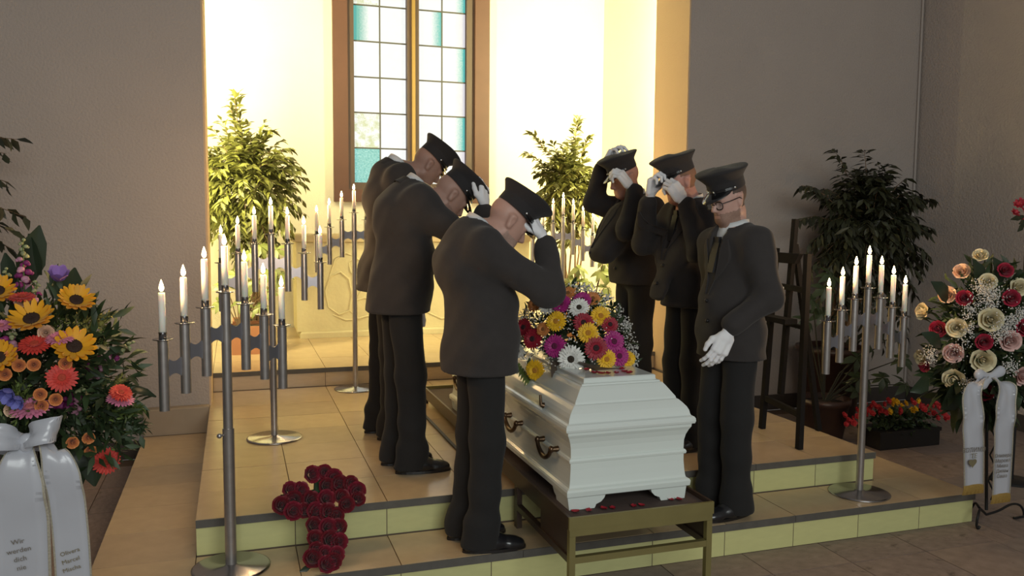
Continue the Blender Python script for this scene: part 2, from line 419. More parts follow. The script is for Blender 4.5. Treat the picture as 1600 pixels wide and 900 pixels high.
def pane_mat(name, kind):
    m = bpy.data.materials.new(name); m.use_nodes = True; nt = m.node_tree; p = nt.nodes['Principled BSDF']; L = nt.links.new
    p.inputs['Roughness'].default_value = .25; p.inputs['Base Color'].default_value = (.08, .09, .09, 1)
    tc = nt.nodes.new('ShaderNodeTexCoord'); n = nt.nodes.new('ShaderNodeTexNoise'); n.inputs['Detail'].default_value = 8; n.inputs['Roughness'].default_value = .75
    L(tc.outputs['Object'], n.inputs['Vector']); n.inputs['Scale'].default_value = 55 if kind in ('teal', 'edge', 'half') else 14
    r = nt.nodes.new('ShaderNodeValToRGB'); e = r.color_ramp.elements
    WH = (.80, .82, .84, 1); TE = (.02, .36, .34, 1); LT = (.30, .66, .63, 1); YG = (.52, .55, .30, 1); LI = (.62, .60, .68, 1)
    fac = n.outputs['Fac']
    if kind == 'white': e[0].color = (.72, .77, .79, 1); e[1].color = WH; e[0].position = .2; e[1].position = .5
    elif kind == 'teal': e[0].color = TE; e[1].color = LT; e[0].position = .40; e[1].position = .66
    elif kind == 'yellow': e[0].color = YG; e[1].color = WH; e[0].position = .40; e[1].position = .56
    else:
        s = nt.nodes.new('ShaderNodeSeparateXYZ'); L(tc.outputs['Generated'], s.inputs[0])
        mth = nt.nodes.new('ShaderNodeMath'); mth.operation = 'ADD'
        sc = nt.nodes.new('ShaderNodeMath'); sc.operation = 'MULTIPLY_ADD'; sc.inputs[1].default_value = .5; sc.inputs[2].default_value = -.25
        L(n.outputs['Fac'], sc.inputs[0]); L(sc.outputs[0], mth.inputs[0])
        L(s.outputs['X'], mth.inputs[1]); fac = mth.outputs[0]
        if kind == 'half': e[0].color = TE; e[1].color = WH; e[0].position = .2; e[1].position = .62
        elif kind == 'edge': e[0].color = WH; e[1].color = (.03, .42, .42, 1); e[0].position = .55; e[1].position = .92
        else: e[0].color = WH; e[1].color = LI; e[0].position = .5; e[1].position = .9
    L(fac, r.inputs['Fac']); L(r.outputs['Color'], p.inputs['Emission Color']); p.inputs['Emission Strength'].default_value = .95
    return m
PM = {k: pane_mat('pane_' + k, k) for k in ('white', 'teal', 'yellow', 'half', 'edge', 'lilac')}
# rows counted from the bottom
kinds = {(0, 0): 'teal', (0, 1): 'yellow', (0, 2): 'white', (0, 3): 'white', (0, 4): 'half', (0, 5): 'yellow', (0, 6): 'white',
         (3, 0): 'lilac', (3, 1): 'edge', (3, 2): 'lilac', (3, 3): 'edge', (3, 4): 'lilac', (3, 5): 'edge', (3, 6): 'teal', (2, 4): 'edge'}
cols = [(1.225, 1.505), (1.505, 1.79), (1.917, 2.182), (2.182, 2.449)]
for c, (x0, x1) in enumerate(cols):
    for r in range(NR):
        z0 = GZ0 + GP*r
        o = inst('pane', MB().box((x0 + .006, 9.02, z0 + .006), (x1 - .006, 9.028, z0 + GP - .006)).mesh('pane', PM[kinds.get((c, r), 'white')]), Matrix(), win)
for x0, xm, x1 in LX:
    b = MB(); b.box((xm - .007, 9.012, GZ0), (xm + .007, 9.034, GT)); b.build('lead_came', M_LEAD, win)
    for r in range(NR + 1):
        z = GZ0 + GP*r; MB().box((x0, 9.010, z - .007), (x1, 9.036, z + .007)).build('lead_came', M_LEAD, win)

# ---- lamp fixtures behind the edges of the opening
for x, side in ((-.40, 'left'), (3.76, 'right')):
    t = thing('tube_lamp', 'slim vertical tube lamp hidden behind the %s edge of the niche opening' % side, 'lamp', (x, 6.66, .6))
    MB().box((x - .05, 6.63, .6), (x + .05, 6.70, 4.3)).build('lamp_housing', mat('lamp_white', (.7, .7, .68), .5), t)
    MB().tube([(x, 6.735, .65), (x, 6.735, 4.25)], .018, 10).build('lamp_tube', mat('tube_glow', (.9, .9, .9), .4, emit=((1, .9, .6), 6)), t)
# ------------------------------------------------------------ bier
M_BIER = mat('bier_metal', (.27, .23, .09), .42, .5, var=.15, scale=9)
M_BIERD = mat('bier_metal_shaded', (.07, .045, .032), .4, .3, var=.2, scale=6)  # darker copy of the bier metal, shade on the sides put into the colour
BX0, BX1, BY0, BY1, BZ = 1.25, 1.915, 3.0, 5.72, .45
bier = thing('bier', 'brass coloured metal bier standing across the steps under the white coffin', 'bier', (1.58, 4.3, 0))
MB().box((BX0, BY0, BZ - .052), (BX1, BY0 + .012, BZ)).build('tray_rim', M_BIER, bier)
MB().box((BX0, BY1 - .012, BZ - .052), (BX1, BY1, BZ)).build('tray_rim', M_BIER, bier)
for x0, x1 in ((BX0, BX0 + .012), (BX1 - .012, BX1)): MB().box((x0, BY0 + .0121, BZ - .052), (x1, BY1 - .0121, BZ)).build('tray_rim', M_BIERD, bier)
MB().box((BX0 + .0121, BY0 + .0121, BZ - .035), (BX1 - .0121, BY1 - .0121, BZ - .02)).build('tray_floor', mat('tray_felt', (.075, .05, .042), .9, var=.2), bier)
FT = BZ - .0525
b = MB(); b.box((BX0 + .004, BY0 + .004, FT - .028), (BX1 - .004, BY0 + .03, FT)); b.build('cross_rail', M_BIER, bier)
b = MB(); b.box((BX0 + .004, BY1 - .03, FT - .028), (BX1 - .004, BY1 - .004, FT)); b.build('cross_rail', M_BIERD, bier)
for x in (BX0 + .004, BX1 - .03):
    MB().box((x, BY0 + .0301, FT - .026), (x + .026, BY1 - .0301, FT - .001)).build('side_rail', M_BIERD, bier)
    MB().box((x, BY0 + .004, 0), (x + .026, BY0 + .03, FT - .0285)).build('leg', M_BIER, bier)
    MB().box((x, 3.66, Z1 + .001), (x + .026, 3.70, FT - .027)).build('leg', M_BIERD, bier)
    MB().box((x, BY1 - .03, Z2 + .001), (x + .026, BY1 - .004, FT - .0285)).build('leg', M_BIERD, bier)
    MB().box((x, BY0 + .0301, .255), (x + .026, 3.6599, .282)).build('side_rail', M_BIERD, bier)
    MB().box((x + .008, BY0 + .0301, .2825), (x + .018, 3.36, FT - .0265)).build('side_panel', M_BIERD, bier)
MB().box((BX0 + .0301, BY0 + .005, .255), (BX1 - .0301, BY0 + .029, .282)).build('cross_rail', M_BIER, bier)
tag(MB().box((1.165, 4.2, Z2 + .001), (1.182, 5.6, Z2 + .012)).build('floor_rail', mat('dark_rail', (.02, .017, .015), .5)), 'thin dark rail on the tiles along the left side of the bier', 'rail')

# ------------------------------------------------------------ coffin
M_COF = mat('coffin_white', (.70, .755, .715), .30, coat=.4, var=.03, scale=3)
M_COFL = mat('coffin_lid_white', (.71, .76, .725), .22, coat=.6, var=.02, scale=3)
M_BRZ = mat('bronze', (.12, .075, .045), .3, .9)
XC, HW, YF, YB = 1.575, .302, 3.10, 5.12
TZ = BZ - .02
cof = thing('coffin', 'white wooden coffin with bronze handles resting on the bier', 'coffin', (XC, 4.1, TZ))
def rings(prof, name, m, top=True, bottom=True):
    V = []; Fc = []
    for z, d in prof:
        V += [(XC - HW + d, YF + d, z), (XC + HW - d, YF + d, z), (XC + HW - d, YB - d, z), (XC - HW + d, YB - d, z)]
    for i in range(len(prof) - 1):
        for k in range(4): a = 4*i + k; c = 4*i + (k+1) % 4; Fc.append((a, c, c + 4, a + 4))
    Fc.append((3, 2, 1, 0)); n = 4*(len(prof) - 1); Fc.append((n, n+1, n+2, n+3))
    return MB().add(V, Fc).build(name, m, cof)
def smoothstep_prof(P, n=6):
    out = []
    for (z0, d0), (z1, d1) in zip(P[:-1], P[1:]): out.append((z0, d0))
    out.append(P[-1]); return out
body = [(.487, .022), (.492, .014), (.512, .012), (.520, .016), (.526, .027), (.536, .030), (.56, .033), (.60, .036), (.628, .036), (.631, .029), (.640, .027), (.648, .031), (.651, .037), (.69, .036), (.715, .031), (.738, .022), (.752, .014), (.765, .013)]
lid = [(.7655, .012), (.768, .003), (.778, 0), (.790, .001), (.797, .006), (.802, .016), (.808, .019), (.822, .022), (.838, .030), (.852, .042), (.866, .056), (.870, .064), (.878, .066), (.900, .082), (.922, .098), (.934, .108), (.937, .116), (.943, .117), (.945, .128), (.949, .131), (.962, .131), (.966, .136)]
cb = rings(body, 'coffin_body', M_COF); cl = rings(lid, 'coffin_lid', M_COFL)
for sx in (0, 1):
    for sy in (0, 1):
        x0 = XC - HW + .03 if sx == 0 else XC + HW - .03; dx = 1 if sx == 0 else -1
        y0 = YF + .03 if sy == 0 else YB - .03; dy = 1 if sy == 0 else -1
        P = [(0, 0), (.115, 0), (.120, .008), (.122, .014), (.145, .022), (.160, .036), (.165, .0485), (-.008, .0485)]
        bb = MB(); q = [(x0 + dx*u, y0, TZ + .001 + .0 + v*1.13) for u, v in P]
        bb.prism(q if dx*dy > 0 else q[::-1], (0, dy*.03, 0))
        q = [(x0, y0 + dy*(.0301 + u), TZ + .001 + v*1.13) for u, v in P[:-1] + [(0, .0485)]]
        bb.prism(q if dx*dy < 0 else q[::-1], (dx*.03, 0, 0)); bb.build('foot', M_COF, cof)
def handle(y, side):
    x = XC - HW + .034 if side < 0 else XC + HW - .034
    bb = MB(); z = .655
    for dyy in (-.085, .085):
        bb.tube([(x, y + dyy, z), (x + side*.03, y + dyy, z)], [.014, .010], 10)
        bb.ellipsoid((x + side*.032, y + dyy, z), (.013, .013, .016), 8, 6)
    P = [(x + side*.034, y - .085 + .17*t, z - .052*math.sin(math.pi*t)**.6) for t in [i/12 for i in range(13)]]
    bb.tube(P, [.0085 + .004*math.sin(math.pi*i/12) for i in range(13)], 10)
    bb.build('handle', M_BRZ, cof)['label'] = 'bronze carrying handle'
for y in (3.36, 3.83, 4.38, 4.85):
    handle(y, -1); handle(y, 1)
for side in (-1, 1):
    for y in (3.42, 4.8):
        x = XC + side*(HW - .026); bb = MB()
        bb.tube([(x, y, .812), (x + side*.018, y, .818)], [.016, .010], 10)
        bb.tube([(x + side*.018, y, .816), (x + side*.020, y + .004, .862)], [.008, .006], 8); bb.build('lid_screw', M_BRZ, cof)

# ------------------------------------------------------------ altar with carved relief
M_STONE = mat('altar_stone', (.62, .56, .36), .8, var=.1, scale=7, bump=.25, bscale=30)
alt = thing('altar', 'pale stone altar with a carved relief on its front below the window', 'altar', (1.73, 8.4, Z3))
MB().box((.58, 8.12, Z3 + .0005), (2.88, 8.70, .535), .012).build('plinth', M_STONE, alt)
MB().box((.555, 8.16, .5355), (2.91, 8.66, 1.40)).build('altar_block', M_STONE, alt)
MB().box((.52, 8.11, 1.4005), (2.95, 8.70, 1.47), .01).build('altar_slab', mat('altar_slab', (.46, .36, .22), .7, var=.1, scale=5), alt)
rel = MB()
def rtube(P, r): rel.tube([at(px, py, 8.16) for px, py in P], [r*.5] + [r]*(len(P)-2) + [r*.5], 8)
for P in ([(513,480),(508,455),(516,432),(532,425),(545,436),(550,460),(546,485),(530,492),(513,480)], [(545,410),(556,402),(568,412),(566,430),(556,434),(548,425),(545,410)],
          [(515,430),(524,405),(540,395),(556,402)], [(566,430),(580,440),(590,465),(588,490)], [(546,485),(560,498),(580,492),(588,490)], [(560,434),(566,450),(560,462)],
          [(520,492),(540,500),(565,499)], [(572,405),(586,420),(592,440)], [(556,470),(570,465),(584,470)], [(770,430),(785,400),(800,410),(806,440),(796,470)], [(770,480),(790,492),(812,488)],
          [(640,440),(660,410),(690,400),(720,420),(730,460)], [(650,480),(690,498),(730,486)]):
    rtube(P, .011)
rel.build('relief', M_STONE, alt)
# low dark pedestal between the altar and the plants
# ------------------------------------------------------------ candelabra and candles
M_STEEL = mat('brushed_steel', (.46, .43, .41), .30, .82, var=.2, scale=30)
M_STEELB = mat('steel_plate', (.42, .42, .43), .22, 1.0)
M_WEB = mat('steel_web', (.36, .37, .42), .35, .9)
M_WAX = mat('wax', (.95, .90, .80), .5, sss=.6)
M_WICK = mat('wick', (.02, .015, .01), .9)
M_FLAME = mat('flame', (1, .8, .4), .5, emit=((1, .72, .36), 20))
SPC, DROP, TL, TR = .0925, .055, .275, .0195
wax_me = {}
def candle_mesh(Lc):
    k = round(Lc, 3)
    if k not in wax_me:
        r = .0132
        wax_me[k] = (MB().lathe([(r*1.02, 0), (r, Lc*.5), (r*.97, Lc - .004), (r*.85, Lc), (r*.3, Lc - .003), (0, Lc - .003)], n=14).mesh('wax', M_WAX),
                     MB().tube([(0, 0, Lc - .004), (.001, 0, Lc + .006), (.002, 0, Lc + .009)], .0012, 5).mesh('wick', M_WICK),
                     MB().lathe([(0, Lc + .004), (.006, Lc + .008), (.0092, Lc + .016), (.0084, Lc + .025), (.0045, Lc + .038), (0, Lc + .050)], n=10).mesh('flame', M_FLAME))
    return wax_me[k]
ARM = {-3: 'outermost left', -2: 'second from the left', -1: 'just left of the tallest', 0: 'tallest in the middle', 1: 'just right of the tallest', 2: 'second from the right', 3: 'outermost right'}
LEN = [.165, .158, .172, .16, .168, .155, .162]
def candelabrum(label, which, loc, top, yaw, clen, knob=False, lengths=None):
    x, y, z = loc
    t = thing('candelabrum', label, 'candelabrum', loc, 'seven armed steel candelabra around the coffin')
    c, s = math.cos(yaw), math.sin(yaw)
    MB().lathe([(.160, .0005), (.160, .005), (.150, .009), (.03, .014), (.024, .02), (0, .02)], loc, 40).build('base_plate', M_STEELB, t)
    P = MB()
    if knob:
        P.tube([(x, y, z + .015), (x, y, z + .60)], .0235, 16); P.tube([(x, y, z + .6001), (x, y, top)], TR, 16)
    else: P.tube([(x, y, z + .015), (x, y, top)], TR, 16)
    P.build('pole', M_STEEL, t)
    if knob:
        kb = MB(); kb.tube([(x - .023*c, y - .023*s, z + .575), (x - .036*c, y - .036*s, z + .575)], .004, 8); kb.ellipsoid((x - .042*c, y - .042*s, z + .575), (.011, .011, .011), 10, 8); kb.build('clamp_knob', M_STEEL, t)
    for i in range(-3, 4):
        ax, ay = x + c*SPC*i, y + s*SPC*i; az = top - DROP*abs(i)
        if i:
            MB().tube([(ax, ay, az - TL), (ax, ay, az)], TR, 16).build('arm_tube', M_STEEL, t)
            j = i - 1 if i > 0 else i + 1
            bx, by = x + c*SPC*j, y + s*SPC*j
            d = Vector((ax - bx, ay - by, 0)).normalized(); n = Vector((-d.y, d.x, 0))
            p0 = Vector((bx, by, 0)) + d*(TR*.85); p1 = Vector((ax, ay, 0)) - d*(TR*.85); zc = az - TL*.40
            w = (p1 - p0).length; top_e = []; bot_e = []
            for k in range(9):
                u = k/8; hh = .040 - .016*math.sin(math.pi*u)
                q = p0 + d*(w*u); top_e.append(Vector((q.x, q.y, zc + hh))); bot_e.append(Vector((q.x, q.y, zc - hh)))
            poly = [p - n*.002 for p in top_e + bot_e[::-1]]
            bb = MB()
            V = poly + [p + n*.004 for p in poly]; N = len(poly); Fc = []
            for k in range(8):
                Fc.append((k, N-1-k, N-2-k, k+1)); Fc.append((N + k, N + k + 1, 2*N-2-k, 2*N-1-k))
            Fc += [(k, (k+1) % N, N + (k+1) % N, N + k) for k in range(N)]
            bb.add(V, Fc); bb.build('arm_web', M_WEB, t)
        dp = MB().lathe([(0, .001), (.036, .003), (.0385, .006), (.037, .007), (.016, .005), (0, .005)], (ax, ay, az), 24).build('drip_pan', M_STEELB, t)
        MB().lathe([(.0145, .005), (.0150, .03), (.0165, .032), (.0145, .034), (.0138, .02), (0, .02)], (ax, ay, az), 16).build('candle_cup', M_STEELB, dp)
        Lc = clen * (lengths[i+3] if lengths else 1)
        wx, wk, fm = candle_mesh(Lc)
        ct = thing('candle', 'lit candle, %s on %s' % (ARM[i], which), 'candle', (ax, ay, az + .0205), 'burning candles')
        M = Matrix.Translation((ax, ay, az + .0205))
        inst('wax', wx, M, ct); inst('wick', wk, M, ct); inst('flame', fm, M, ct)
        if True:
            l = bpy.data.lights.new('candle_light', 'POINT'); l.energy = 1.9; l.color = (1, .62, .30); l.shadow_soft_size = .012
            lo = bpy.data.objects.new('candle_light', l); _reg(lo, ct, Matrix.Translation((ax, ay, az + .0205 + Lc + .05)))
candelabrum('seven armed steel candelabrum with a clamp knob, nearest the camera on the left', 'candelabrum beside the rose cross', (-.04, 3.60, Z1 + .001), 1.33, math.radians(34), .165, True, [1.0, 1.0, 1.08, 1.05, .97, .95, .92])
candelabrum('steel candelabrum standing on the platform just behind the nearest one', 'candelabrum before the left niche tree', (.203, 5.05, Z2 + .001), 1.535, math.radians(-4), .15, False)
candelabrum('steel candelabrum in front of the altar, left of the bowed men', 'candelabrum before the altar relief', (.857, 6.34, Z2 + .001), 1.67, math.radians(3), .15, False)
fr = at(880, 335, 6.9)
candelabrum('steel candelabrum in the niche behind the coffin flowers', 'candelabrum behind the coffin flowers', (fr.x, 6.9, Z3 + .001), fr.z - .03, math.radians(-6), .155, False)
candelabrum('steel candelabrum alone on the lower step at the right', 'candelabrum on the right lower step', (3.205, 3.60, Z1 + .001), 1.283, math.radians(6), .16, False)
# ------------------------------------------------------------ people
M_SUIT = mat('suit_cloth', (.034, .029, .028), .95, var=.15, scale=25, sheen=.08, bump=.1, bscale=300)
M_SUIT2 = mat('suit_cloth_dark', (.024, .020, .020), .95, var=.15, scale=25, sheen=.06, bump=.1, bscale=300)
M_TROU = mat('trouser_cloth', (.014, .013, .013), .95, var=.1, scale=25, sheen=.05)
M_SHIRT = mat('shirt', (.72, .73, .74), .8)
M_TIE = mat('tie', (.012, .012, .014), .6)
M_GLOVE = mat('glove_cotton', (.84, .83, .85), .85, sss=.05, bump=.15, bscale=400)
M_SHOE = mat('shoe_leather', (.013, .013, .015), .28, coat=.5)
M_CAP = mat('cap_cloth', (.022, .019, .020), .9, sheen=.08, bump=.1, bscale=300)
M_PATENT = mat('patent_leather', (.008, .008, .009), .08, coat=1)
M_CHROME = mat('chrome_button', (.7, .7, .7), .15, 1)
M_DARK = mat('glasses_frame', (.012, .010, .010), .35)
M_LENS = mat('spectacle_lens', (.9, .95, .95), .05); M_LENS.node_tree.nodes['Principled BSDF'].inputs['Alpha'].default_value = .13
def skin_mat(name, col): return mat(name, col, .5, sss=.12, var=.08, scale=30)
def stubble(name, a): return mat(name, a, .75, var=.3, scale=180)

def hand_mesh(name, curl, mirror, spread=.06, thumb=.5):
    """glove: +Y to the fingertips, +Z back of the hand, thumb on +X (mirror -> -X)"""
    S = Sdf(); sx = -1 if mirror else 1
    S.seg((-.026*sx, .012, 0), (-.031*sx, .074, .002), .0155, .0135, .012); S.seg((.024*sx, .012, 0), (.028*sx, .078, .002), .0155, .0135, .012)
    S.seg((0, .008, .002), (0, .080, .005), .018, .0145, .015)
    fl = [(.029, .078, .040, .024, .021, .0098), (.010, .084, .045, .028, .023, .0100), (-.010, .081, .042, .026, .022, .0097), (-.029, .072, .033, .020, .019, .0088)]
    for i, (x, y, a, b, c, r) in enumerate(fl):
        p = np.array([x*sx, y, .002]); ang = 0; sp = spread*(1.5 - i)*sx
        for j, (Ls, cu) in enumerate(((a, .75), (b, 1.15), (c, .8))):
            ang += curl*cu*(1 + .06*i)
            q = p + Ls*np.array([math.sin(sp), math.cos(ang), -math.sin(ang)]); S.seg(p, q, r*(1 - .08*j), r*(1 - .08*(j+1)), .0045); p = q
    p0 = np.array([.022*sx, .018, -.004]); p1 = p0 + np.array([.026*sx, .024, -.012*(.4 + curl)]); p2 = p1 + np.array([.012*sx*(1 - thumb), .030, -.012*curl]); p3 = p2 + np.array([-.004*sx*thumb, .025, -.010*curl])
    S.seg(p0, p1, .0165, .0130, .012); S.seg(p1, p2, .0125, .0112, .006); S.seg(p2, p3, .0112, .0095, .006)
    S.seg((0, -.055, 0), (0, .012, 0), .0245, .0215, .012, u=(1, 0, 0), su=1.28)
    S.seg((0, -.058, 0), (0, -.045, 0), .027, .0265, .004, u=(1, 0, 0), su=1.28); S.cut((0, -.062, 0), (0, -1, 0))
    V, Q = S.mesh(.0028)
    return mesh_np(name, V, Q, M_GLOVE)
GLOVES = {}
def glove(curl, mirror):
    k = (curl, mirror)
    if k not in GLOVES: GLOVES[k] = hand_mesh('glove', curl, mirror)
    return GLOVES[k]

def cap_meshes():
    b = MB(); n = 40
    prof = [(.0, 0.0, 0, .0), (.083, .098, .0, 0), (.0845, .0995, .004, 0), (.0845, .100, .046, 0), (.086, .101, .050, 0)]
    b1 = MB()
    ringsP = [(.0835, .0985, .000), (.0845, .0995, .004), (.0845, .0995, .046), (.0865, .1015, .052), (.098, .113, .068), (.110, .126, .083), (.1195, .1355, .094), (.1215, .1375, .0985), (.119, .135, .1025), (.105, .120, .1065), (.07, .08, .111), (.03, .035, .113)]
    V = []; Fc = []
    for j, (rx, ry, z) in enumerate(ringsP):
        for k in range(n):
            a = 2*math.pi*k/n; lift = max(0, (z - .05)/.06)
            V.append((rx*math.cos(a), ry*math.sin(a) + .006*lift, z + .018*lift*math.sin(a)*.6 + .003*lift*math.sin(3*a + .5)))
    for j in range(len(ringsP) - 1):
        for k in range(n): a = j*n + k; c = j*n + (k+1) % n; Fc.append((a, c, c + n, a + n))
    Fc.append(tuple(range((len(ringsP)-1)*n, len(ringsP)*n)))
    b1.add(V, Fc, True); crown = b1.mesh('cap', M_CAP)
    v = MB(); N = 17; V = []
    for layer in (0, 1):
        for j in range(4):
            u = j/3
            for k in range(N):
                a = math.radians(22 + 136*k/(N-1)); e = math.sin(math.pi*k/(N-1))**.7
                rx = .0855 + .018*u*e; ry = .1005 + .056*u*e
                V.append((rx*math.cos(a), ry*math.sin(a), .010 - .034*u*e - .004*(1 - e) - .0025*layer))
    Fc = []
    for layer in (0, 1):
        o = layer*4*N
        for j in range(3):
            for k in range(N - 1):
                q = (o + j*N + k, o + (j+1)*N + k, o + (j+1)*N + k + 1, o + j*N + k + 1); Fc.append(q if layer else q[::-1])
    for k in range(N - 1): Fc.append((3*N + k, 3*N + k + 1, 7*N + k + 1, 7*N + k))
    v.add(V, Fc, True); visor = v.mesh('visor', M_PATENT)
    s = MB(); P = []
    for k in range(15):
        a = math.radians(14 + 152*k/14); P.append((.0868*math.cos(a), .1018*math.sin(a), .016))
    for dz in (-.004, 0, .004): s.tube([(x, y, z + dz) for x, y, z in P], .0034, 6)
    strap = s.mesh('chin_strap', M_PATENT)
    bt = MB()
    for a in (math.radians(14), math.radians(166)): bt.ellipsoid((.089*math.cos(a), .104*math.sin(a), .016), (.007, .007, .007), 10, 8)
    bt.ellipsoid((.02, .1035, .016), (.004, .0035, .007), 8, 6); bt.ellipsoid((-.02, .1035, .016), (.004, .0035, .007), 8, 6)
    return crown, visor, strap, bt.mesh('strap_button', M_CHROME)
CAPM = cap_meshes()

def person(label, base, yaw, s=1.0, pel_f=0, nb_f=0, nb_u=1.46, neck=30, nlen=.19, head_pitch=20, head_yaw=0, feet=((-.02, .10, 0), (.02, -.10, 0)),
           arms=None, hem=.80, skin=(.50, .29, .22), beard=None, hair=None, glasses=False, front=False, suit=None, width=1.0, cap_tilt=0, flap=None, seed=1, head_roll=0, bulk=1.0):
    suit = suit or M_SUIT
    base = Vector(base); ca, sa = math.cos(math.radians(yaw)), math.sin(math.radians(yaw))
    Fv = Vector((ca, sa, 0)); Lv = Vector((-sa, ca, 0)); U = Vector((0, 0, 1))
    W = lambda f, l, u: base + Fv*f + Lv*l + U*u
    t = thing('person', label, 'person', base, 'six pallbearers around the coffin')
    rs = np.random.default_rng(seed)
    pel = W(pel_f, 0, .93*s); nb = W(nb_f, 0, nb_u)
    ch = pel.lerp(nb, .72) - Fv*.025          # upper chest, back slightly rounded
    wa = pel.lerp(nb, .30) + Fv*.0
    sh = {q: nb - U*.075 - Fv*.005 + Lv*(.178*width*q) for q in (1, -1)}
    na = math.radians(neck); hd = nb + (Fv*math.sin(na) + U*math.cos(na))*nlen
    hp = math.radians(head_pitch); hy = math.radians(head_yaw)
    hf = (Fv*math.cos(hy) + Lv*math.sin(hy)); hfw = hf*math.cos(hp) - U*math.sin(hp); hup = U*math.cos(hp) + hf*math.sin(hp)
    hx = hfw.cross(hup)
    hr = math.radians(head_roll); hup2 = hup*math.cos(hr) + hx*math.sin(hr); hx = hfw.cross(hup2); hup = hup2
    HM = Matrix((hx, hfw, hup)).transposed().to_4x4(); HM.translation = hd
    HMa = np.array(HM); HMa[:3, :3] *= .98
    A = {}
    dfl = {1: ((.02, .25, 1.13), (.07, .24, .88), (0, 0, -1), (0, 1, 0), .5), -1: ((.02, -.25, 1.13), (.07, -.24, .88), (0, 0, -1), (0, -1, 0), .5)}
    for q, key in ((1, 'L'), (-1, 'R')):
        e, wr, hdv, bk, cu = (arms or {}).get(key, dfl[q])
        A[q] = (W(*e), W(*wr), (Fv*hdv[0] + Lv*hdv[1] + U*hdv[2]).normalized(), (Fv*bk[0] + Lv*bk[1] + U*bk[2]).normalized(), cu)
    ank = [W(f, l, .085) for f, l, a in feet]
    hips = [pel + Lv*(.085 if l > 0 else -.085) for f, l, a in feet]
    knees = [h.lerp(a, .52) + Fv*.018 for h, a in zip(hips, ank)]
    # --- body: one continuous figure
    B = Sdf(); lu = tuple(Lv)
    B.ell((0, -.014, .030), (.073, .094, .090), .02, M=HMa); B.ell((0, .022, -.030), (.060, .072, .080), .03, M=HMa)
    B.seg((-.018, .066, -.090), (.018, .066, -.090), .022, .022, .03, M=HMa); B.seg((-.045, .0, -.062), (.0, .05, -.088), .022, .022, .03, M=HMa); B.seg((.045, .0, -.062), (.0, .05, -.088), .022, .022, .03, M=HMa)
    B.seg((-.034, .076, .018), (.034, .076, .018), .013, .013, .018, M=HMa)
    B.ell((.031, .092, -.004), (.017, .013, .012), .012, '-', M=HMa); B.ell((-.031, .092, -.004), (.017, .013, .012), .012, '-', M=HMa)
    B.ell((.031, .073, -.005), (.013, .013, .011), .006, M=HMa); B.ell((-.031, .073, -.005), (.013, .013, .011), .006, M=HMa)
    B.seg((0, .084, .012), (0, .108, -.030), .0085, .0115, .012, M=HMa); B.seg((-.010, .096, -.036), (.010, .096, -.036), .0085, .0085, .008, M=HMa)
    B.seg((-.018, .078, -.062), (.018, .078, -.062), .010, .010, .01, M=HMa); B.seg((-.016, .082, -.071), (.016, .082, -.071), .008, .008, .006, M=HMa)
    B.seg((-.018, .098, -.066), (.018, .098, -.066), .004, .004, .006, mode='-', M=HMa)
    for q in (1, -1):
        B.seg((q*.074, -.012, .016), (q*.071, -.006, -.030), .015, .010, .010, u=(0, 1, 0), su=1.35, M=HMa); B.ell((q*.090, -.002, -.002), (.010, .012, .018), .008, '-', M=HMa)
    nk = Vector((0, -.022, -.070)); nk = HM @ nk
    B.seg(nk, nb + U*.0, .057, .059, .022)
    B.seg(nb - U*.05, ch, .085, .105, .05, u=lu, su=1.35); B.seg(ch, wa, .108, .10, .05, u=lu, su=1.40); B.seg(wa, pel, .10, .112, .05, u=lu, su=1.38)
    for q in (1, -1):
        e, wr, hdv, bk, cu = A[q]
        B.seg(nb - U*.03, sh[q], .05, .05, .04); B.seg(sh[q], e, .052, .042, .03); B.seg(e, wr, .042, .029, .02)
    for h, k, a in zip(hips, knees, ank):
        B.seg(h, k, .085, .056, .04); B.seg(k, a, .054, .036, .03)
    V, Q = B.mesh(.0058 if not front else .005)
    HMi = np.array(HM.inverted()); C = V[Q].mean(1); q = C @ HMi[:3, :3].T + HMi[:3, 3]
    mi = np.ones(len(Q), dtype=int)
    tv = np.array(nb - nk); tl = np.linalg.norm(tv); nd = ((C - np.array(nk)) @ (tv/tl))
    mi[(nd < tl*.86)] = 0
    far = (np.linalg.norm(C - np.array(hd), axis=1) > .30); mi[far] = 1
    mats = [skin_mat('skin_%d' % seed, skin), M_SHIRT, M_TROU]; mi[C[:, 2] < nb.z - .34] = 2
    if beard:
        mats.append(stubble('beard_%d' % seed, beard)); m = (mi == 0) & (q[:, 2] < -.052 + .55*np.maximum(0, .02 - q[:, 1])) & (q[:, 1] > .0) & (q[:, 2] > -.125) & ~((np.abs(q[:, 0]) < .020) & (q[:, 1] > .078) & (q[:, 2] > -.074) & (q[:, 2] < -.058)); mi[m] = len(mats) - 1
    if hair:
        mats.append(stubble('hair_%d' % seed, hair)); m = (mi == 0) & (q[:, 2] > -.045 + .05*np.clip((q[:, 1] + .02)/.05, 0, 3)) & (q[:, 1] < .022) & ~((np.abs(q[:, 0]) > .066) & (q[:, 1] > -.035) & (q[:, 2] < .03)); mi[m] = len(mats) - 1
    part_np('body', V, Q, mats, t, True, mi)
    # --- trousers
    T = Sdf()
    T.seg(wa.lerp(pel, .5), pel, .105, .115, .04, u=lu, su=1.36*min(1, width*.98))
    for h, k, a in zip(hips, knees, ank):
        T.seg(h + (pel - h)*.12, k, .088, .076, .03); T.seg(k, a - U*.0 + Fv*.008, .077, .068, .03); T.seg(a - U*.05 - Fv*.004, a + U*.04 + Fv*.002, .070, .068, .03, u=tuple(Fv), su=1.22)
    T.cut(W(0, 0, .024), (0, 0, -1))
    ph = rs.uniform(0, 6, 8)
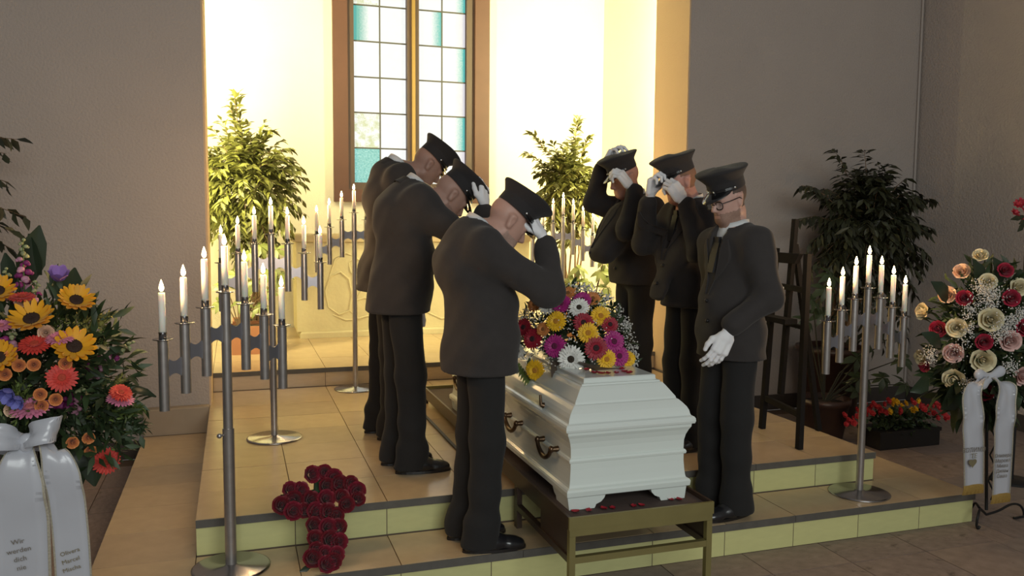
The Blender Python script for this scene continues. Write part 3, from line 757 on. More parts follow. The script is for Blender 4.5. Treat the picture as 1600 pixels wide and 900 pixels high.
    def wr1(X, Y, Z): return .0035*np.sin(26*Z + 9*X + ph[0])*np.sin(14*X + 11*Y + ph[1]) + .0025*np.sin(48*Z - 16*Y + ph[2])*np.clip((.55 - (Z - base.z))*3, 0, 1) + 0*(X + Y + Z)
    V, Q = T.mesh(.0085, wr1)
    part_np('trousers', V, Q, M_TROU, t)
    # --- jacket
    cax = ((nk - nb).normalized()*.42 + U*.58).normalized(); J = Sdf(); hemp = W(pel_f - .01, 0, hem); hz = pel.lerp(hemp, .55)
    J.seg(nb - U*.085 - Fv*.015, ch - Fv*.012, .108*bulk, .126*bulk, .06, u=lu, su=1.45*width/bulk); J.seg(ch, wa + Fv*.012, .134*bulk, .126*bulk, .06, u=lu, su=1.42*width/bulk); J.seg(wa + Fv*.012, pel, .128*bulk, .140*bulk, .06, u=lu, su=1.40*width/bulk); J.seg(pel, hemp - U*.05, .144*bulk, .156*bulk, .05, u=lu, su=1.34*max(width, .96)/bulk)
    for qd in (1, -1):
        e, wr, hdv, bk, cu = A[qd]
        J.seg(nb - U*.045, sh[qd] + U*.016, .072, .074, .06); J.seg(sh[qd], e, .080, .066, .05); J.seg(e, wr, .066, .052, .03)
    if flap:
        for (a, c, r0, r1, sq) in flap: J.seg(W(*a), W(*c), r0, r1, .05, u=lu, su=sq)
    # neck opening and the V in front
    J.seg(nb - U*.075 - cax*.005, nb - cax*.045, .098, .094, .05); J.seg(nb + cax*.0, nb + cax*.16, .072, .080, .006, mode='-')
    J.seg(nb + Fv*.088 - U*.01, nb + Fv*.150 - U*.24, .040, .012, .015, mode='-')
    J.cut(hemp, (0, 0, -1))
    for qd in (1, -1): pass
    ph = rs.uniform(0, 6, 12)
    def wr2(X, Y, Z):
        zz = Z - base.z
        return (.0062*np.sin(11*Z + 17*X - 13*Y + ph[3])*np.sin(9*X + 13*Y + 5*Z + ph[4]) + .0036*np.sin(37*Z - 21*X + 17*Y + ph[5])*np.sin(13*X - 19*Y + ph[6]) + .0016*np.sin(70*Z + 30*X + ph[7])*np.clip((1.1 - zz)*2, 0, 1))
    V, Q = J.mesh(.0078, wr2)
    jk = part_np('jacket', V, Q, suit, t)
    bvh = BVHTree.FromPolygons(V.tolist(), Q.tolist())
    # collars
    ax = (nb - nk).normalized(); ax = (-ax*.75 + U*.35 - Fv*.12).normalized()
    def band(name, c, axis, r0, r1, h, m, gap, th=.004, drop=.03, parent=t):
        Mx = frame(c, axis, Fv); n = 36; V = []; Fc = []
        for lay, (ro) in enumerate((0, th)):
            for j in range(3):
                u = j/2
                for k in range(n + 1):
                    a = math.radians(90 + gap/2 + (360 - gap)*k/n); fr = max(0, math.sin(a))
                    rr = r0 + (r1 - r0)*(1 - u) + ro
                    V.append(Mx @ Vector((rr*1.05*math.cos(a), rr*math.sin(a)*(1 + .12*fr), h*u - drop*fr)))
        N = n + 1
        for lay in (0, 1):
            o = lay*3*N
            for j in range(2):
                for k in range(n): qd = (o + j*N + k, o + j*N + k + 1, o + (j+1)*N + k + 1, o + (j+1)*N + k); Fc.append(qd if lay else qd[::-1])
        for k in range(n): Fc.append((2*N + k, 2*N + k + 1, 5*N + k + 1, 5*N + k))
        return MB().add(V, Fc, True).build(name, m, parent)
    band('shirt_collar', nb + cax*.008, cax, .0665, .070, .050, M_SHIRT, 16, .003, .024); band('jacket_collar', nb - cax*.030, cax, .075, .094, .052, suit, 64, .007, .035)
    if front:
        def drape(name, pts, m, off=.006, nn=10):        # pts: outline rows [(l0,l1,u)] in the body frame, projected on the jacket front
            V = []; Fc = []; rows = len(pts)
            for (l0, l1, u) in pts:
                for k in range(nn + 1):
                    l = l0 + (l1 - l0)*k/nn
                    h, nrm, _, _ = bvh.ray_cast(W(.6, l, u), -Fv)
                    p = h if h is not None else W(.12, l, u)
                    V.append(p + Fv*off)
            n1 = len(V); V += [v - Fv*(off + .004) for v in V]
            for lay in (0, 1):
                for j in range(rows - 1):
                    for k in range(nn):
                        a = lay*n1 + j*(nn+1) + k; qd = (a, a+1, a + nn + 2, a + nn + 1); Fc.append(qd if lay else qd[::-1])
            for j in range(rows - 1):
                for k in (0, nn): a = j*(nn+1) + k; Fc.append((a, a + nn + 1, a + nn + 1 + n1, a + n1))
            return MB().add(V, Fc, True).build(name, m, t)
        u0 = nb_u - .04
        for q in (1, -1):
            drape('lapel', [(q*(.058 - .045*v), q*(.060 + .052*math.sin(math.pi*min(1, v*1.15 + .12)) - .048*v), u0 - .27*v) for v in [i/8 for i in range(9)]], suit, .007, 6)
        tb = MB(); tb.obox(nb + Fv*.098 - U*.045, (Lv, Fv, U), (.017, .010, .016)); tb.obox(nb + Fv*.122 - U*.13, (Lv, (Fv + U*.25).normalized(), (U - Fv*.25).normalized()), (.024, .005, .075)); tb.build('tie', M_TIE, t)
        for u in (nb_u - .34, nb_u - .44):
            h, nrm, _, _ = bvh.ray_cast(W(.6, .012, u), -Fv)
            if h is not None: MB().ellipsoid(h + Fv*.003, (.010, .010, .010), 10, 8).build('button', M_DARK, t)
    # gloves
    for q in (1, -1):
        e, wr, hdv, bk, cu = A[q]
        M = frame((0, 0, 0), bk, hdv)
        # local Y must follow the fingers
        y = hdv.normalized(); z = (bk - y*bk.dot(y)).normalized(); x = y.cross(z)
        M = Matrix((x, y, z)).transposed().to_4x4() @ Matrix.Scale(1.08, 4); M.translation = wr + y*.052
        # right hand with its back up and fingers forward has the thumb on -X
        inst('glove', glove(cu, q == -1), M, t)
    # shoes
    for (f, l, a), an in zip(feet, ank):
        d = (Fv*math.cos(math.radians(a)) + Lv*math.sin(math.radians(a))); sd = Vector((-d.y, d.x, 0)); c = Vector((an.x, an.y, base.z))
        S = Sdf(); su = tuple(sd)
        S.seg(c - d*.050 + U*.034, c - d*.040 + U*.034, .034, .034, .02); S.seg(c - d*.02 + U*.055, c + d*.06 + U*.042, .043, .040, .03); S.seg(c + d*.05 + U*.040, c + d*.155 + U*.026, .038, .026, .03, u=su, su=1.28); S.seg(c + d*.13 + U*.026, c + d*.18 + U*.022, .030, .022, .02, u=su, su=1.3)
        S.cut(c + U*.012, (0, 0, -1)); S.cut(c + U*.105, (0, 0, 1)); V, Q = S.mesh(.006)
        so = part_np('shoe', V, Q, M_SHOE, t)
        P = []
        for k in range(28):
            an2 = 2*math.pi*k/28; fx = math.cos(an2); ly = math.sin(an2)
            P.append(c + d*(.062 + .146*fx) + sd*(ly*(.043 + .005*fx)) + U*.0015)
        MB().prism(P, (0, 0, .0135)).build('sole', M_DARK, so)
    # cap
    CM = HM @ Matrix.Translation((0, -.004, .050)) @ Matrix.Rotation(math.radians(-4 + cap_tilt), 4, 'X') @ Matrix.Scale(.99, 4)
    cp = inst('cap', CAPM[0], CM, t); cp['label'] = 'dark peaked cap'
    for nm, me in zip(('visor', 'chin_strap', 'strap_button'), CAPM[1:]): inst(nm, me, CM, cp)
    if glasses:
        g = MB()
        for q in (1, -1):
            P = []
            for k in range(17):
                a = 2*math.pi*k/16; P.append(HM @ Vector((q*.033 + .024*math.copysign(abs(math.cos(a))**.7, math.cos(a)), .098 - .006*abs(math.cos(a)), -.008 + .019*math.copysign(abs(math.sin(a))**.7, math.sin(a)))))
            g.tube(P, .0028, 6, False); g.tube([HM @ Vector(p) for p in ((q*.057, .092, .002), (q*.078, .06, .006), (q*.081, .0, .008), (q*.079, -.018, -.006))], .0025, 6)
        g.tube([HM @ Vector(p) for p in ((-.010, .099, -.004), (0, .103, .0), (.010, .099, -.004))], .0025, 6)
        go = g.build('glasses', M_DARK, t)
        for q in (1, -1):
            P = []
            for k in range(16):
                a = 2*math.pi*k/16; P.append(HM @ Vector((q*.033 + .0235*math.copysign(abs(math.cos(a))**.7, math.cos(a)), .0965 - .006*abs(math.cos(a)), -.008 + .0185*math.copysign(abs(math.sin(a))**.7, math.sin(a)))))
            MB().prism(P, hfw*.001).build('lens', M_LENS, go)
    return t

person('man in a dark suit tipping his cap, nearest on the left of the coffin', (1.06, 3.555, Z1), 0, 1.0, -.02, -.050, 1.42, 74, .162, 38, 0,
       feet=((-.045, -.10, -4), (-.075, .075, 4)), hem=.80, skin=(.52, .30, .235), beard=(.40, .26, .21), seed=1, bulk=1.12,
       arms={'R': ((.215, -.225, 1.165), (.275, -.045, 1.36), (-.35, .25, .75), (.75, -.55, .3), .9)})
person('man in a dark suit bowing with his cap lowered, second on the left', (.86, 4.25, Z2), 2, 1.02, -.055, .015, 1.455, 98, .205, 47, 0,
       feet=((-.02, -.10, -4), (-.06, .08, 4)), hem=.83, skin=(.42, .245, .19), beard=(.33, .195, .155), seed=2, bulk=1.10,
       arms={'R': ((.28, -.20, 1.16), (.375, -.09, 1.335), (.0, .12, .95), (.7, -.65, .2), .6)})
person('tall man in a dark suit bowing, farthest on the left by the window', (.875, 4.93, Z2), 3, 1.08, -.03, .03, 1.60, 84, .205, 42, 0,
       feet=((-.02, -.10, -4), (-.06, .09, 4)), hem=.88, skin=(.40, .225, .17), seed=3)
person('bearded man in glasses and a dark suit, head lowered, nearest on the right', (2.350, 3.575, Z1), 186, 1.0, .0, .0, 1.425, 15, .162, 17, 4,
       feet=((.0, .085, 2), (.02, -.085, -4)), hem=.80, skin=(.53, .31, .25), beard=(.30, .18, .135), hair=(.10, .065, .05), glasses=True, front=True, seed=4, width=.87, bulk=1.02,
       arms={'L': ((-.03, .235, 1.12), (.16, .20, .985), (.45, -.10, -.9), (.15, 1, .1), .35), 'R': ((-.08, -.235, 1.12), (-.09, -.225, .88), (.1, .0, -.95), (.1, -1, 0), .5)})
person('man in a dark suit holding his cap brim with both gloves, second on the right', (2.475, 4.20, Z2), 184, 1.0, .0, .0, 1.395, 32, .155, 18, -6,
       feet=((.0, .10, 4), (.0, -.09, -4)), hem=.82, skin=(.55, .28, .23), hair=(.25, .13, .08), front=True, suit=M_SUIT2, seed=5, bulk=1.05,
       arms={'R': ((.20, -.19, 1.17), (.25, -.05, 1.40), (-.05, .15, .9), (.55, -.85, .1), .95), 'L': ((.12, .27, 1.15), (.135, .155, 1.385), (.45, -.30, .75), (.1, .95, .35), .9)},
       flap=[((.10, .02, 1.20), (.225, .02, .88), .040, .017, 3.6)])
person('man in a dark suit with both hands raised to his cap, farthest on the right', (2.465, 4.85, Z2), 184, 1.03, .0, .02, 1.44, 32, .155, 20, 0,
       feet=((.0, .10, 4), (.0, -.09, -4)), hem=.90, skin=(.52, .27, .21), front=True, suit=M_SUIT2, seed=6, bulk=1.06,
       arms={'L': ((.22, .25, 1.25), (.145, .20, 1.48), (.50, -.15, .62), (-.2, .8, .6), .85), 'R': ((.20, -.23, 1.42), (.17, -.16, 1.64), (-.2, .45, .65), (.3, -.5, .8), .6)},
       flap=[((.13, .04, 1.31), (.27, .04, 1.10), .10, .075, 1.7)])
# ------------------------------------------------------------ leaves and trees
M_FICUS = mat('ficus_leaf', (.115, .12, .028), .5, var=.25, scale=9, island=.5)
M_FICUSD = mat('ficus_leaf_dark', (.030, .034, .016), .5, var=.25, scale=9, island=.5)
M_BARK = mat('bark', (.16, .10, .055), .9, var=.3, scale=20)
M_TERRA = mat('terracotta', (.42, .19, .10), .75, var=.1)
M_POTD = mat('pot_dark', (.045, .022, .016), .4, var=.2)
M_SOIL = mat('soil', (.03, .02, .015), .95)
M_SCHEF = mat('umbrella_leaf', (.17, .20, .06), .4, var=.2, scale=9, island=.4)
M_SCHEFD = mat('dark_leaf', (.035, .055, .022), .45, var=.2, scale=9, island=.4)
def leaves_arr(L, droop=.25, fold=.18):
    """L: array of (pos3, dir3, up3, length, width) -> verts, tris"""
    L = np.asarray(L, float); P = L[:, 0:3]; D = L[:, 3:6]; Uv = L[:, 6:9]; ln = L[:, 9:10]; wd = L[:, 10:11]
    D = D / np.linalg.norm(D, axis=1, keepdims=True); Sx = np.cross(D, Uv); Sx /= np.linalg.norm(Sx, axis=1, keepdims=True) + 1e-9; N = np.cross(Sx, D)
    v0 = P; v1 = P + D*ln*.42 - Sx*wd*.5 + N*wd*fold; v2 = P + D*ln*.42 + Sx*wd*.5 + N*wd*fold; v3 = P + D*ln*.45
    v5 = P + D*ln*.75 - Sx*wd*.28 + N*(wd*fold*.6 - ln*droop*.15); v6 = P + D*ln*.75 + Sx*wd*.28 + N*(wd*fold*.6 - ln*droop*.15); v4 = P + D*ln - N*ln*droop*.4
    V = np.stack([v0, v1, v2, v3, v4, v5, v6], 1).reshape(-1, 3)
    T = np.array([(0, 3, 1), (0, 2, 3), (1, 3, 5), (3, 2, 6), (3, 6, 5), (5, 6, 4)]); n = len(P)
    return V, (T[None] + 7*np.arange(n)[:, None, None]).reshape(-1, 3)
def ficus(label, base, crown, rad, ntw, nlf, leafL, leafm, potf, trunk_r=.02, droopy=.3, stems=5, extra=(), seed=3, name='potted_ficus'):
    r = np.random.default_rng(seed); base = Vector(base); crown = np.array(crown, float); rad = np.array(rad, float)
    t = thing(name, label, 'plant', base, 'potted trees')
    zt = potf(t)
    for k in range(stems):
        a = r.uniform(0, 6.28); e = crown + rad*np.array([.35*math.cos(a), .35*math.sin(a), r.uniform(-.2, .3)])
        p0 = Vector((base.x + .05*math.cos(a), base.y + .05*math.sin(a), zt)); mid = Vector(e*.5) + p0*.5 + Vector((r.uniform(-.05, .05), r.uniform(-.05, .05), 0))
        MB().tube([p0, p0.lerp(mid, .5) + Vector((r.uniform(-.03, .03), 0, 0)), mid, Vector(e)], [trunk_r, trunk_r*.8, trunk_r*.6, trunk_r*.3], 7).build('stem', M_BARK, t)
    L = []; tw = MB()
    dirs = r.normal(size=(ntw, 3)); dirs /= np.linalg.norm(dirs, axis=1, keepdims=True)
    ends = [(d, 1) for d in dirs] + [((np.array(e) - crown)/rad, 1) for e in extra]
    for i, (d, _) in enumerate(ends):
        big = i >= ntw
        rr = 1 if big else r.uniform(.55, 1.02)
        end = crown + rad*d*rr; st = crown + rad*d*rr*(.45 if not big else .6) + np.array([0, 0, .06])
        n = nlf if not big else int(nlf*1.3)
        ctrl = (st + end)/2 + np.array([0, 0, .10*rad[2]])
        for j in range(n):
            u = (j + .5)/n; p = (1-u)**2*st + 2*u*(1-u)*ctrl + u*u*end; tg = 2*(1-u)*(ctrl - st) + 2*u*(end - ctrl); tg /= np.linalg.norm(tg) + 1e-9
            sd = np.cross(tg, [0, 0, 1]); sd /= np.linalg.norm(sd) + 1e-9
            dl = tg*.75 + sd*(.8 if j % 2 else -.8) + r.normal(size=3)*.25 + np.array([0, 0, -droopy])
            up = np.array([0, 0, 1]) + r.normal(size=3)*.45
            L.append([*p, *dl, *up, leafL*r.uniform(.7, 1.15), leafL*r.uniform(.28, .36)])
        if i % 3 == 0 or big: tw.tube([Vector(st), Vector(ctrl*.5 + (st + end)*.25), Vector(end)], [.004, .003, .0015], 4, False)
    V, T = leaves_arr(L)
    part_np('foliage', V, T, leafm, t, False)['kind'] = 'stuff'
    tw.build('twigs', M_BARK, t)['kind'] = 'stuff'
    return t
def pot_round(base, r0, r1, h, m):
    def f(t):
        b = MB().lathe([(r0*.9, .0008), (r0, .02), (r1, h - .05), (r1*1.07, h - .045), (r1*1.07, h), (r1*.95, h), (r1*.92, h - .04), (0, h - .04)], base, 32).build('pot', m, t)
        MB().lathe([(r1*.91, h - .0395), (0, h - .03)], base, 24).build('soil', M_SOIL, t); return base[2] + h - .04
    return f
def pot_box(base, hx, hy, h, m):
    def f(t):
        x, y, z = base; b = MB()
        b.box((x-hx, y-hy, z+.0008), (x+hx, y+hy, z+h-.03)); b.box((x-hx, y-hy, z+h-.0299), (x-hx+.015, y+hy, z+h)); b.box((x+hx-.015, y-hy, z+h-.0299), (x+hx, y+hy, z+h)); b.box((x-hx+.015, y-hy, z+h-.0299), (x+hx-.015, y-hy+.015, z+h)); b.box((x-hx+.015, y+hy-.015, z+h-.0299), (x+hx-.015, y+hy, z+h)); b.build('pot', m, t)
        MB().box((x-hx+.016, y-hy+.016, z+h-.0295), (x+hx-.016, y+hy-.016, z+h-.012)).build('soil', M_SOIL, t); return z + h - .02
    return f
# tree left of the altar
c = at(385, 300, 7.75)
ex = [tuple(at(x, y, 7.7)) for x, y in ((372, 145), (366, 150), (360, 165), (476, 290), (470, 262), (452, 232), (425, 205))]
pl = (.14, 7.75, Z3)
ficus('tall leafy potted tree in the niche left of the altar', pl, (c.x - .02, 7.75, c.z - .02), (.54, .45, .68), 330, 15, .105, M_FICUS, pot_box(pl, .17, .16, .25, M_TERRA), .016, .35, 6, ex, 11)
# tree right of the altar
c = at(892, 300, 7.55); pr = (c.x + .05, 7.62, Z3)
ex = [tuple(at(x, y, 7.5)) for x, y in ((905, 183), (900, 192), (820, 240), (828, 208), (922, 215), (838, 215))]
ficus('slender leafy potted tree in the niche right of the altar', pr, (c.x, 7.62, c.z - .05), (.36, .36, .58), 230, 15, .10, M_FICUS, pot_round(pr, .12, .15, .26, M_TERRA), .014, .3, 7, ex, 12)
# dark tree by the right wall
pd = (4.62, 5.58, 0)
c = at(1355, 350, 5.55)
ex = [tuple(at(x, y, 5.5)) for x, y in ((1300, 232), (1252, 290), (1350, 236), (1462, 312), (1250, 345), (1262, 300), (1450, 360), (1280, 470), (1300, 515), (1330, 535), (1400, 495), (1430, 465), (1380, 545), (1292, 545), (1262, 430), (1440, 425), (1350, 500), (1310, 480), (1415, 530), (1345, 560))]
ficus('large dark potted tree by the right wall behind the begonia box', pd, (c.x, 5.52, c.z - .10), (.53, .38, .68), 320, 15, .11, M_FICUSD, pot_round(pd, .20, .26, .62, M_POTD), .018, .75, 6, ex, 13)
# tree cut by the left edge of the picture
pe = (-2.42, 5.55, 0)
ex = [tuple(at(x, y, 5.45)) for x, y in ((30, 218), (14, 285), (42, 340), (36, 370), (20, 390), (10, 240))]
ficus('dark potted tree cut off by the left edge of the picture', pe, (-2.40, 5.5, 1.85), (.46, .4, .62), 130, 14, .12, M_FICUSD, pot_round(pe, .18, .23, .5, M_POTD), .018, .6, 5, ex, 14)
# leafy undergrowth: umbrella plants with whorled leaves
leaf_me = None
def umbrella_plant(label, base, whorls, lm, potf, size=.11, name='umbrella_plant', seed=5, group='umbrella plants', stemm=None):
    r = np.random.default_rng(seed); base = Vector(base); t = thing(name, label, 'plant', base, group); z = potf(t) if potf else base.z
    V, T = leaves_arr([[0, 0, 0, 0, 1, 0, 0, 0, 1, 1, .42]], .5, .12); me = mesh_np('leaf', V, T, lm, False)
    for p in whorls:
        p = Vector(p); MB().tube([(base.x, base.y, z), (Vector((base.x, base.y, z)) + p)/2 + Vector((0, .02, .05)), p], [.006, .005, .003], 6).build('stem', stemm or M_BARK, t)
        ax = Vector((r.normal()*.35, -.75, .75)).normalized(); n = 7
        F0 = frame(p, ax)
        for k in range(n):
            a = 2*math.pi*k/n + r.uniform(-.2, .2)
            M = F0 @ Matrix.Rotation(a, 4, 'Z') @ Matrix.Rotation(math.radians(-r.uniform(5, 35)), 4, 'X') @ Matrix.Scale(size*r.uniform(.75, 1.1), 4)
            inst('leaf', me, M, t)
    return t
bl = (.02, 7.42, Z3)
umbrella_plant('low umbrella plant in a terracotta box before the left niche tree', bl, [at(x, y, 7.4) for x, y in ((408, 385), (390, 395), (432, 390), (425, 420), (398, 440), (370, 430), (420, 455), (350, 445), (380, 470), (405, 480), (345, 475), (440, 430))], M_SCHEF, pot_box((.11, 7.42, Z3), .20, .12, .24, M_TERRA), .13, seed=21)
br = (at(925, 500, 7.2).x, 7.2, Z3)
umbrella_plant('low umbrella plant under the right niche tree', br, [at(x, y, 7.15) for x, y in ((940, 425), (920, 440), (950, 450), (905, 420), (935, 470), (915, 465), (955, 430), (890, 440), (945, 400), (870, 425))], M_SCHEF, pot_round(br, .11, .14, .22, M_TERRA), .13, seed=22)
bd = (4.18, 5.10, 0)
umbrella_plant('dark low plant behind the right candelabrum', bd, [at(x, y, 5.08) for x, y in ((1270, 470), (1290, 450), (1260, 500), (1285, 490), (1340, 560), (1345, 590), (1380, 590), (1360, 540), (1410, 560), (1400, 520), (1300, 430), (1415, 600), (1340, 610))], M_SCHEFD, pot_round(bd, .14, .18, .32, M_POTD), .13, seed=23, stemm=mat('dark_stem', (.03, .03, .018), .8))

# ------------------------------------------------------------ flower meshes
def petal_ring(n, r0, r1, w, lift, cup, b, off=0, jit=.05, z0=0, segs=3, r=rng):
    for k in range(n):
        a = 2*math.pi*(k + off)/n + r.uniform(-jit, jit); ln = r1*r.uniform(.93, 1.04); d = Vector((math.cos(a), math.sin(a), 0)); s = Vector((-math.sin(a), math.cos(a), 0)); V = []
        prof = [(0, .45), (.45, 1.0), (.82, .85), (1, .25)]
        for u, ww in prof:
            q = d*(r0 + (ln - r0)*u) + Vector((0, 0, z0 + lift*u + cup*u*u)); V += [q - s*w*ww*.5 + Vector((0, 0, .10*w*ww)), q, q + s*w*ww*.5 + Vector((0, 0, .10*w*ww))]
        Fc = []
        for j in range(len(prof) - 1):
            o = 3*j; Fc += [(o, o+1, o+4, o+3), (o+1, o+2, o+5, o+4)]
        b.add(V, Fc, True)
def flower_colour(name, col, c2=None): return mat('petal_' + name, col, .6, island=.12, sss=.05, sheen=.1)
FLW = {}
def gerbera_mesh(cname, col, ccol, sun=False):
    if cname in FLW: return FLW[cname]
    r = np.random.default_rng(len(FLW) + 50); b = MB()
    if sun: petal_ring(15, .32, 1, .30, .10, .18, b, 0, .08, 0, r=r); petal_ring(14, .30, .92, .28, .22, .22, b, .5, .08, .05, r=r)
    else: petal_ring(24, .22, 1, .21, .06, -.10, b, 0, .05, 0, r=r); petal_ring(22, .20, .88, .19, .12, -.04, b, .5, .05, .03, r=r); petal_ring(18, .16, .55, .13, .14, .04, b, .2, .06, .07, r=r)
    c = MB(); rc = .36 if sun else .25
    c.lathe([(rc, .05), (rc*1.02, .12), (rc*.75, .17), (rc*.35, .15), (0, .13)], n=18)
    for k in range(26 if not sun else 40):
        a = k*2.4; rr = rc*math.sqrt((k + .5)/(26 if not sun else 40)); c.ellipsoid((rr*math.cos(a), rr*math.sin(a), .16), (.03, .03, .03), 5, 4)
    FLW[cname] = (b.mesh('gerbera', flower_colour(cname, col)), c.mesh('flower_center', mat('center_' + cname, ccol, .8, var=.3, scale=40))); return FLW[cname]
def rose_mesh(cname, col, open_=1.0):
    if cname in FLW: return FLW[cname]
    r = np.random.default_rng(len(FLW) + 80); b = MB()
    # layered cupped petals, outermost last
    for ring, (n, R, H, flare) in enumerate(((3, .16, .98, -.10), (3, .28, .98, -.06), (4, .44, .92, .05), (5, .62, .80, .22), (6, .78, .58, .42))):
        for k in range(n):
            a0 = 2*math.pi*(k + .37*ring)/n + r.uniform(-.12, .12); span = 2*math.pi/n*.78; V = []; J, I = 4, 5
            for j in range(J + 1):
                v = j/J
                for i in range(I + 1):
                    u = (i/I - .5)*2; a = a0 + u*span*(.35 + .65*math.sin(math.pi*min(1, .25 + .65*v)))
                    rad = R*(.35 + .65*math.sin(min(1, v*1.15)*math.pi/2)) + flare*v*v*open_ + .05*u*u*v
                    z = -.55 + (H + .55)*v - .18*u*u*v - (.22*max(0, v - .75)/.25*(flare + .15)*open_)
                    V.append(Vector((rad*math.cos(a), rad*math.sin(a), z)))
            Fc = [(j*(I+1) + i, j*(I+1) + i + 1, (j+1)*(I+1) + i + 1, (j+1)*(I+1) + i) for j in range(J) for i in range(I)]
            b.add(V, Fc, True)
    b.ellipsoid((0, 0, .30), (.15, .15, .62), 8, 6)
    FLW[cname] = b.mesh('rose', flower_colour(cname, col)); return FLW[cname]
CREAM = ('cream', (.74, .66, .44)); PEACH = ('peach', (.76, .52, .36)); PINKR = ('pinkrose', (.70, .46, .42)); RED = ('redrose', (.20, .006, .022)); CRIM = ('crimsonrose', (.36, .012, .04)); ORG = ('orangerose', (.70, .26, .08)); DRED = ('deepredrose', (.15, .004, .012))
GY = ('g_yellow', (.80, .46, .01), (.45, .20, .02)); GR = ('g_red', (.30, .006, .022), (.03, .008, .01)); GM = ('g_magenta', (.36, .012, .17), (.10, .005, .04)); GW = ('g_white', (.76, .75, .70), (.03, .02, .01)); GC = ('g_coral', (.62, .045, .03), (.45, .06, .03)); GP = ('g_pink', (.68, .22, .36), (.5, .15, .15)); SUN = ('g_sun', (.78, .36, .008), (.035, .015, .008)); GO = ('g_orange', (.55, .20, .05), (.2, .08, .02))
def ell_hit(px, py, C, r):
    o = (CAMP - np.array(C))/r; d = ray(px, py)/np.array(r); a = d @ d; b_ = o @ d; c_ = o @ o - 1; D = b_*b_ - a*c_
    t_ = (-b_ - math.sqrt(D))/a if D > 0 else -b_/a
    p = CAMP + ray(px, py)*t_; n = (p - np.array(C))/np.array(r)**2; n /= np.linalg.norm(n); return Vector(p), Vector(n)
def put_gerbera(px, py, kind, rad, parent, C, r, face=None, tilt=.5, sun=False, push=.0):
    p, n = ell_hit(px, py, C, r); g, cm = gerbera_mesh(*kind, sun)
    tc = (Vector(CAMP) - p).normalized(); nn = (n*(1 - tilt) + tc*tilt).normalized() if face is None else Vector(face)
    M = frame(p + nn*push, nn, (random.uniform(-1, 1), .2, random.uniform(-1, 1))) @ Matrix.Scale(rad, 4)
    o = inst('sunflower' if sun else 'gerbera', g, M, parent); inst('flower_center', cm, M, o); return o
def put_rose(px, py, kind, rad, parent, C=None, r=None, pos=None, face=None, tilt=.5, openn=1.0):
    if pos is None:
        p, n = ell_hit(px, py, C, r); tc = (Vector(CAMP) - p).normalized(); nn = (n*(1 - tilt) + tc*tilt).normalized()
        if face is not None: nn = Vector(face)
    else: p = Vector(pos); nn = Vector(face)
    M = frame(p, nn, (random.uniform(-1, 1), .2, random.uniform(-1, 1))) @ Matrix.Scale(rad, 4)
    return inst('rose', rose_mesh(*kind, openn), M, parent)
def mound_foliage(parent, C, r, n, ln, m, seed=1, name='foliage', inner=.65, width=.3, droop=0, keep=None):
    g = np.random.default_rng(seed); d = g.normal(size=(n, 3)); d /= np.linalg.norm(d, axis=1, keepdims=True)
    P = np.array(C) + d*np.array(r)*g.uniform(inner, .95, (n, 1))
    if keep is not None: kk_ = keep(P); P = P[kk_]; d = d[kk_]; n = len(P)
    D = d + g.normal(size=(n, 3))*.55 + np.array([0, 0, -droop])
    L = np.column_stack([P, D, g.normal(size=(n, 3)) + [0, -.3, .8], ln*g.uniform(.6, 1.2, n), ln*width*g.uniform(.8, 1.2, n)])
    V, T = leaves_arr(L); o = part_np(name, V, T, m, parent, False); o['kind'] = 'stuff'; return o
def babys_breath(parent, pts, m=None, rad=.0045):
    m = m or mat('gypsophila', (.72, .70, .66), .8)
    pts = np.asarray(pts); n = len(pts); O = np.array([(1,0,0),(-1,0,0),(0,1,0),(0,-1,0),(0,0,1),(0,0,-1)])
    sc = rng.uniform(.7, 1.25, n)*rad
    V = (pts[:, None, :] + O[None]*sc[:, None, None]).reshape(-1, 3); T = np.array([(0,2,4),(2,1,4),(1,3,4),(3,0,4),(2,0,5),(1,2,5),(3,1,5),(0,3,5)])
    o = part_np('babys_breath', V, (T[None] + 6*np.arange(n)[:, None, None]).reshape(-1, 3), m, parent, True); o['kind'] = 'stuff'; return o
def leaf_blade(parent, pts, widths, m, name='leaf', nrm=(0, -1, .2), fold=.15):
    """large leaf along a midrib of points"""
    pts = [Vector(p) for p in pts]; N = Vector(nrm).normalized(); V = []; Fc = []; n = len(pts)
    for i, p in enumerate(pts):
        d = (pts[min(i+1, n-1)] - pts[max(i-1, 0)]).normalized(); s = d.cross(N).normalized(); up = s.cross(d); w = widths[i]
        for x in (-1, -.5, 0, .5, 1): V.append(p + s*w*x + up*abs(x)*w*fold)
    for i in range(n-1):
        for k in range(4): a = 5*i + k; Fc.append((a, a+1, a+6, a+5))
    k = len(V); V2 = V + [v - N*.0015 for v in V]; Fc = Fc + [tuple(reversed([q + k for q in f])) for f in Fc]
    return MB().add(V2, Fc, True).build(name, m, parent)
M_GREEN = mat('arrangement_green', (.03, .052, .018), .55, island=.45, var=.2)
M_GREEN2 = mat('arrangement_green_light', (.10, .14, .03), .6, island=.4, var=.2)
M_BLADE = mat('broad_leaf', (.018, .032, .014), .35, var=.2, scale=14)
M_BLADE2 = mat('brown_leaf', (.075, .055, .04), .4, var=.2, scale=14)

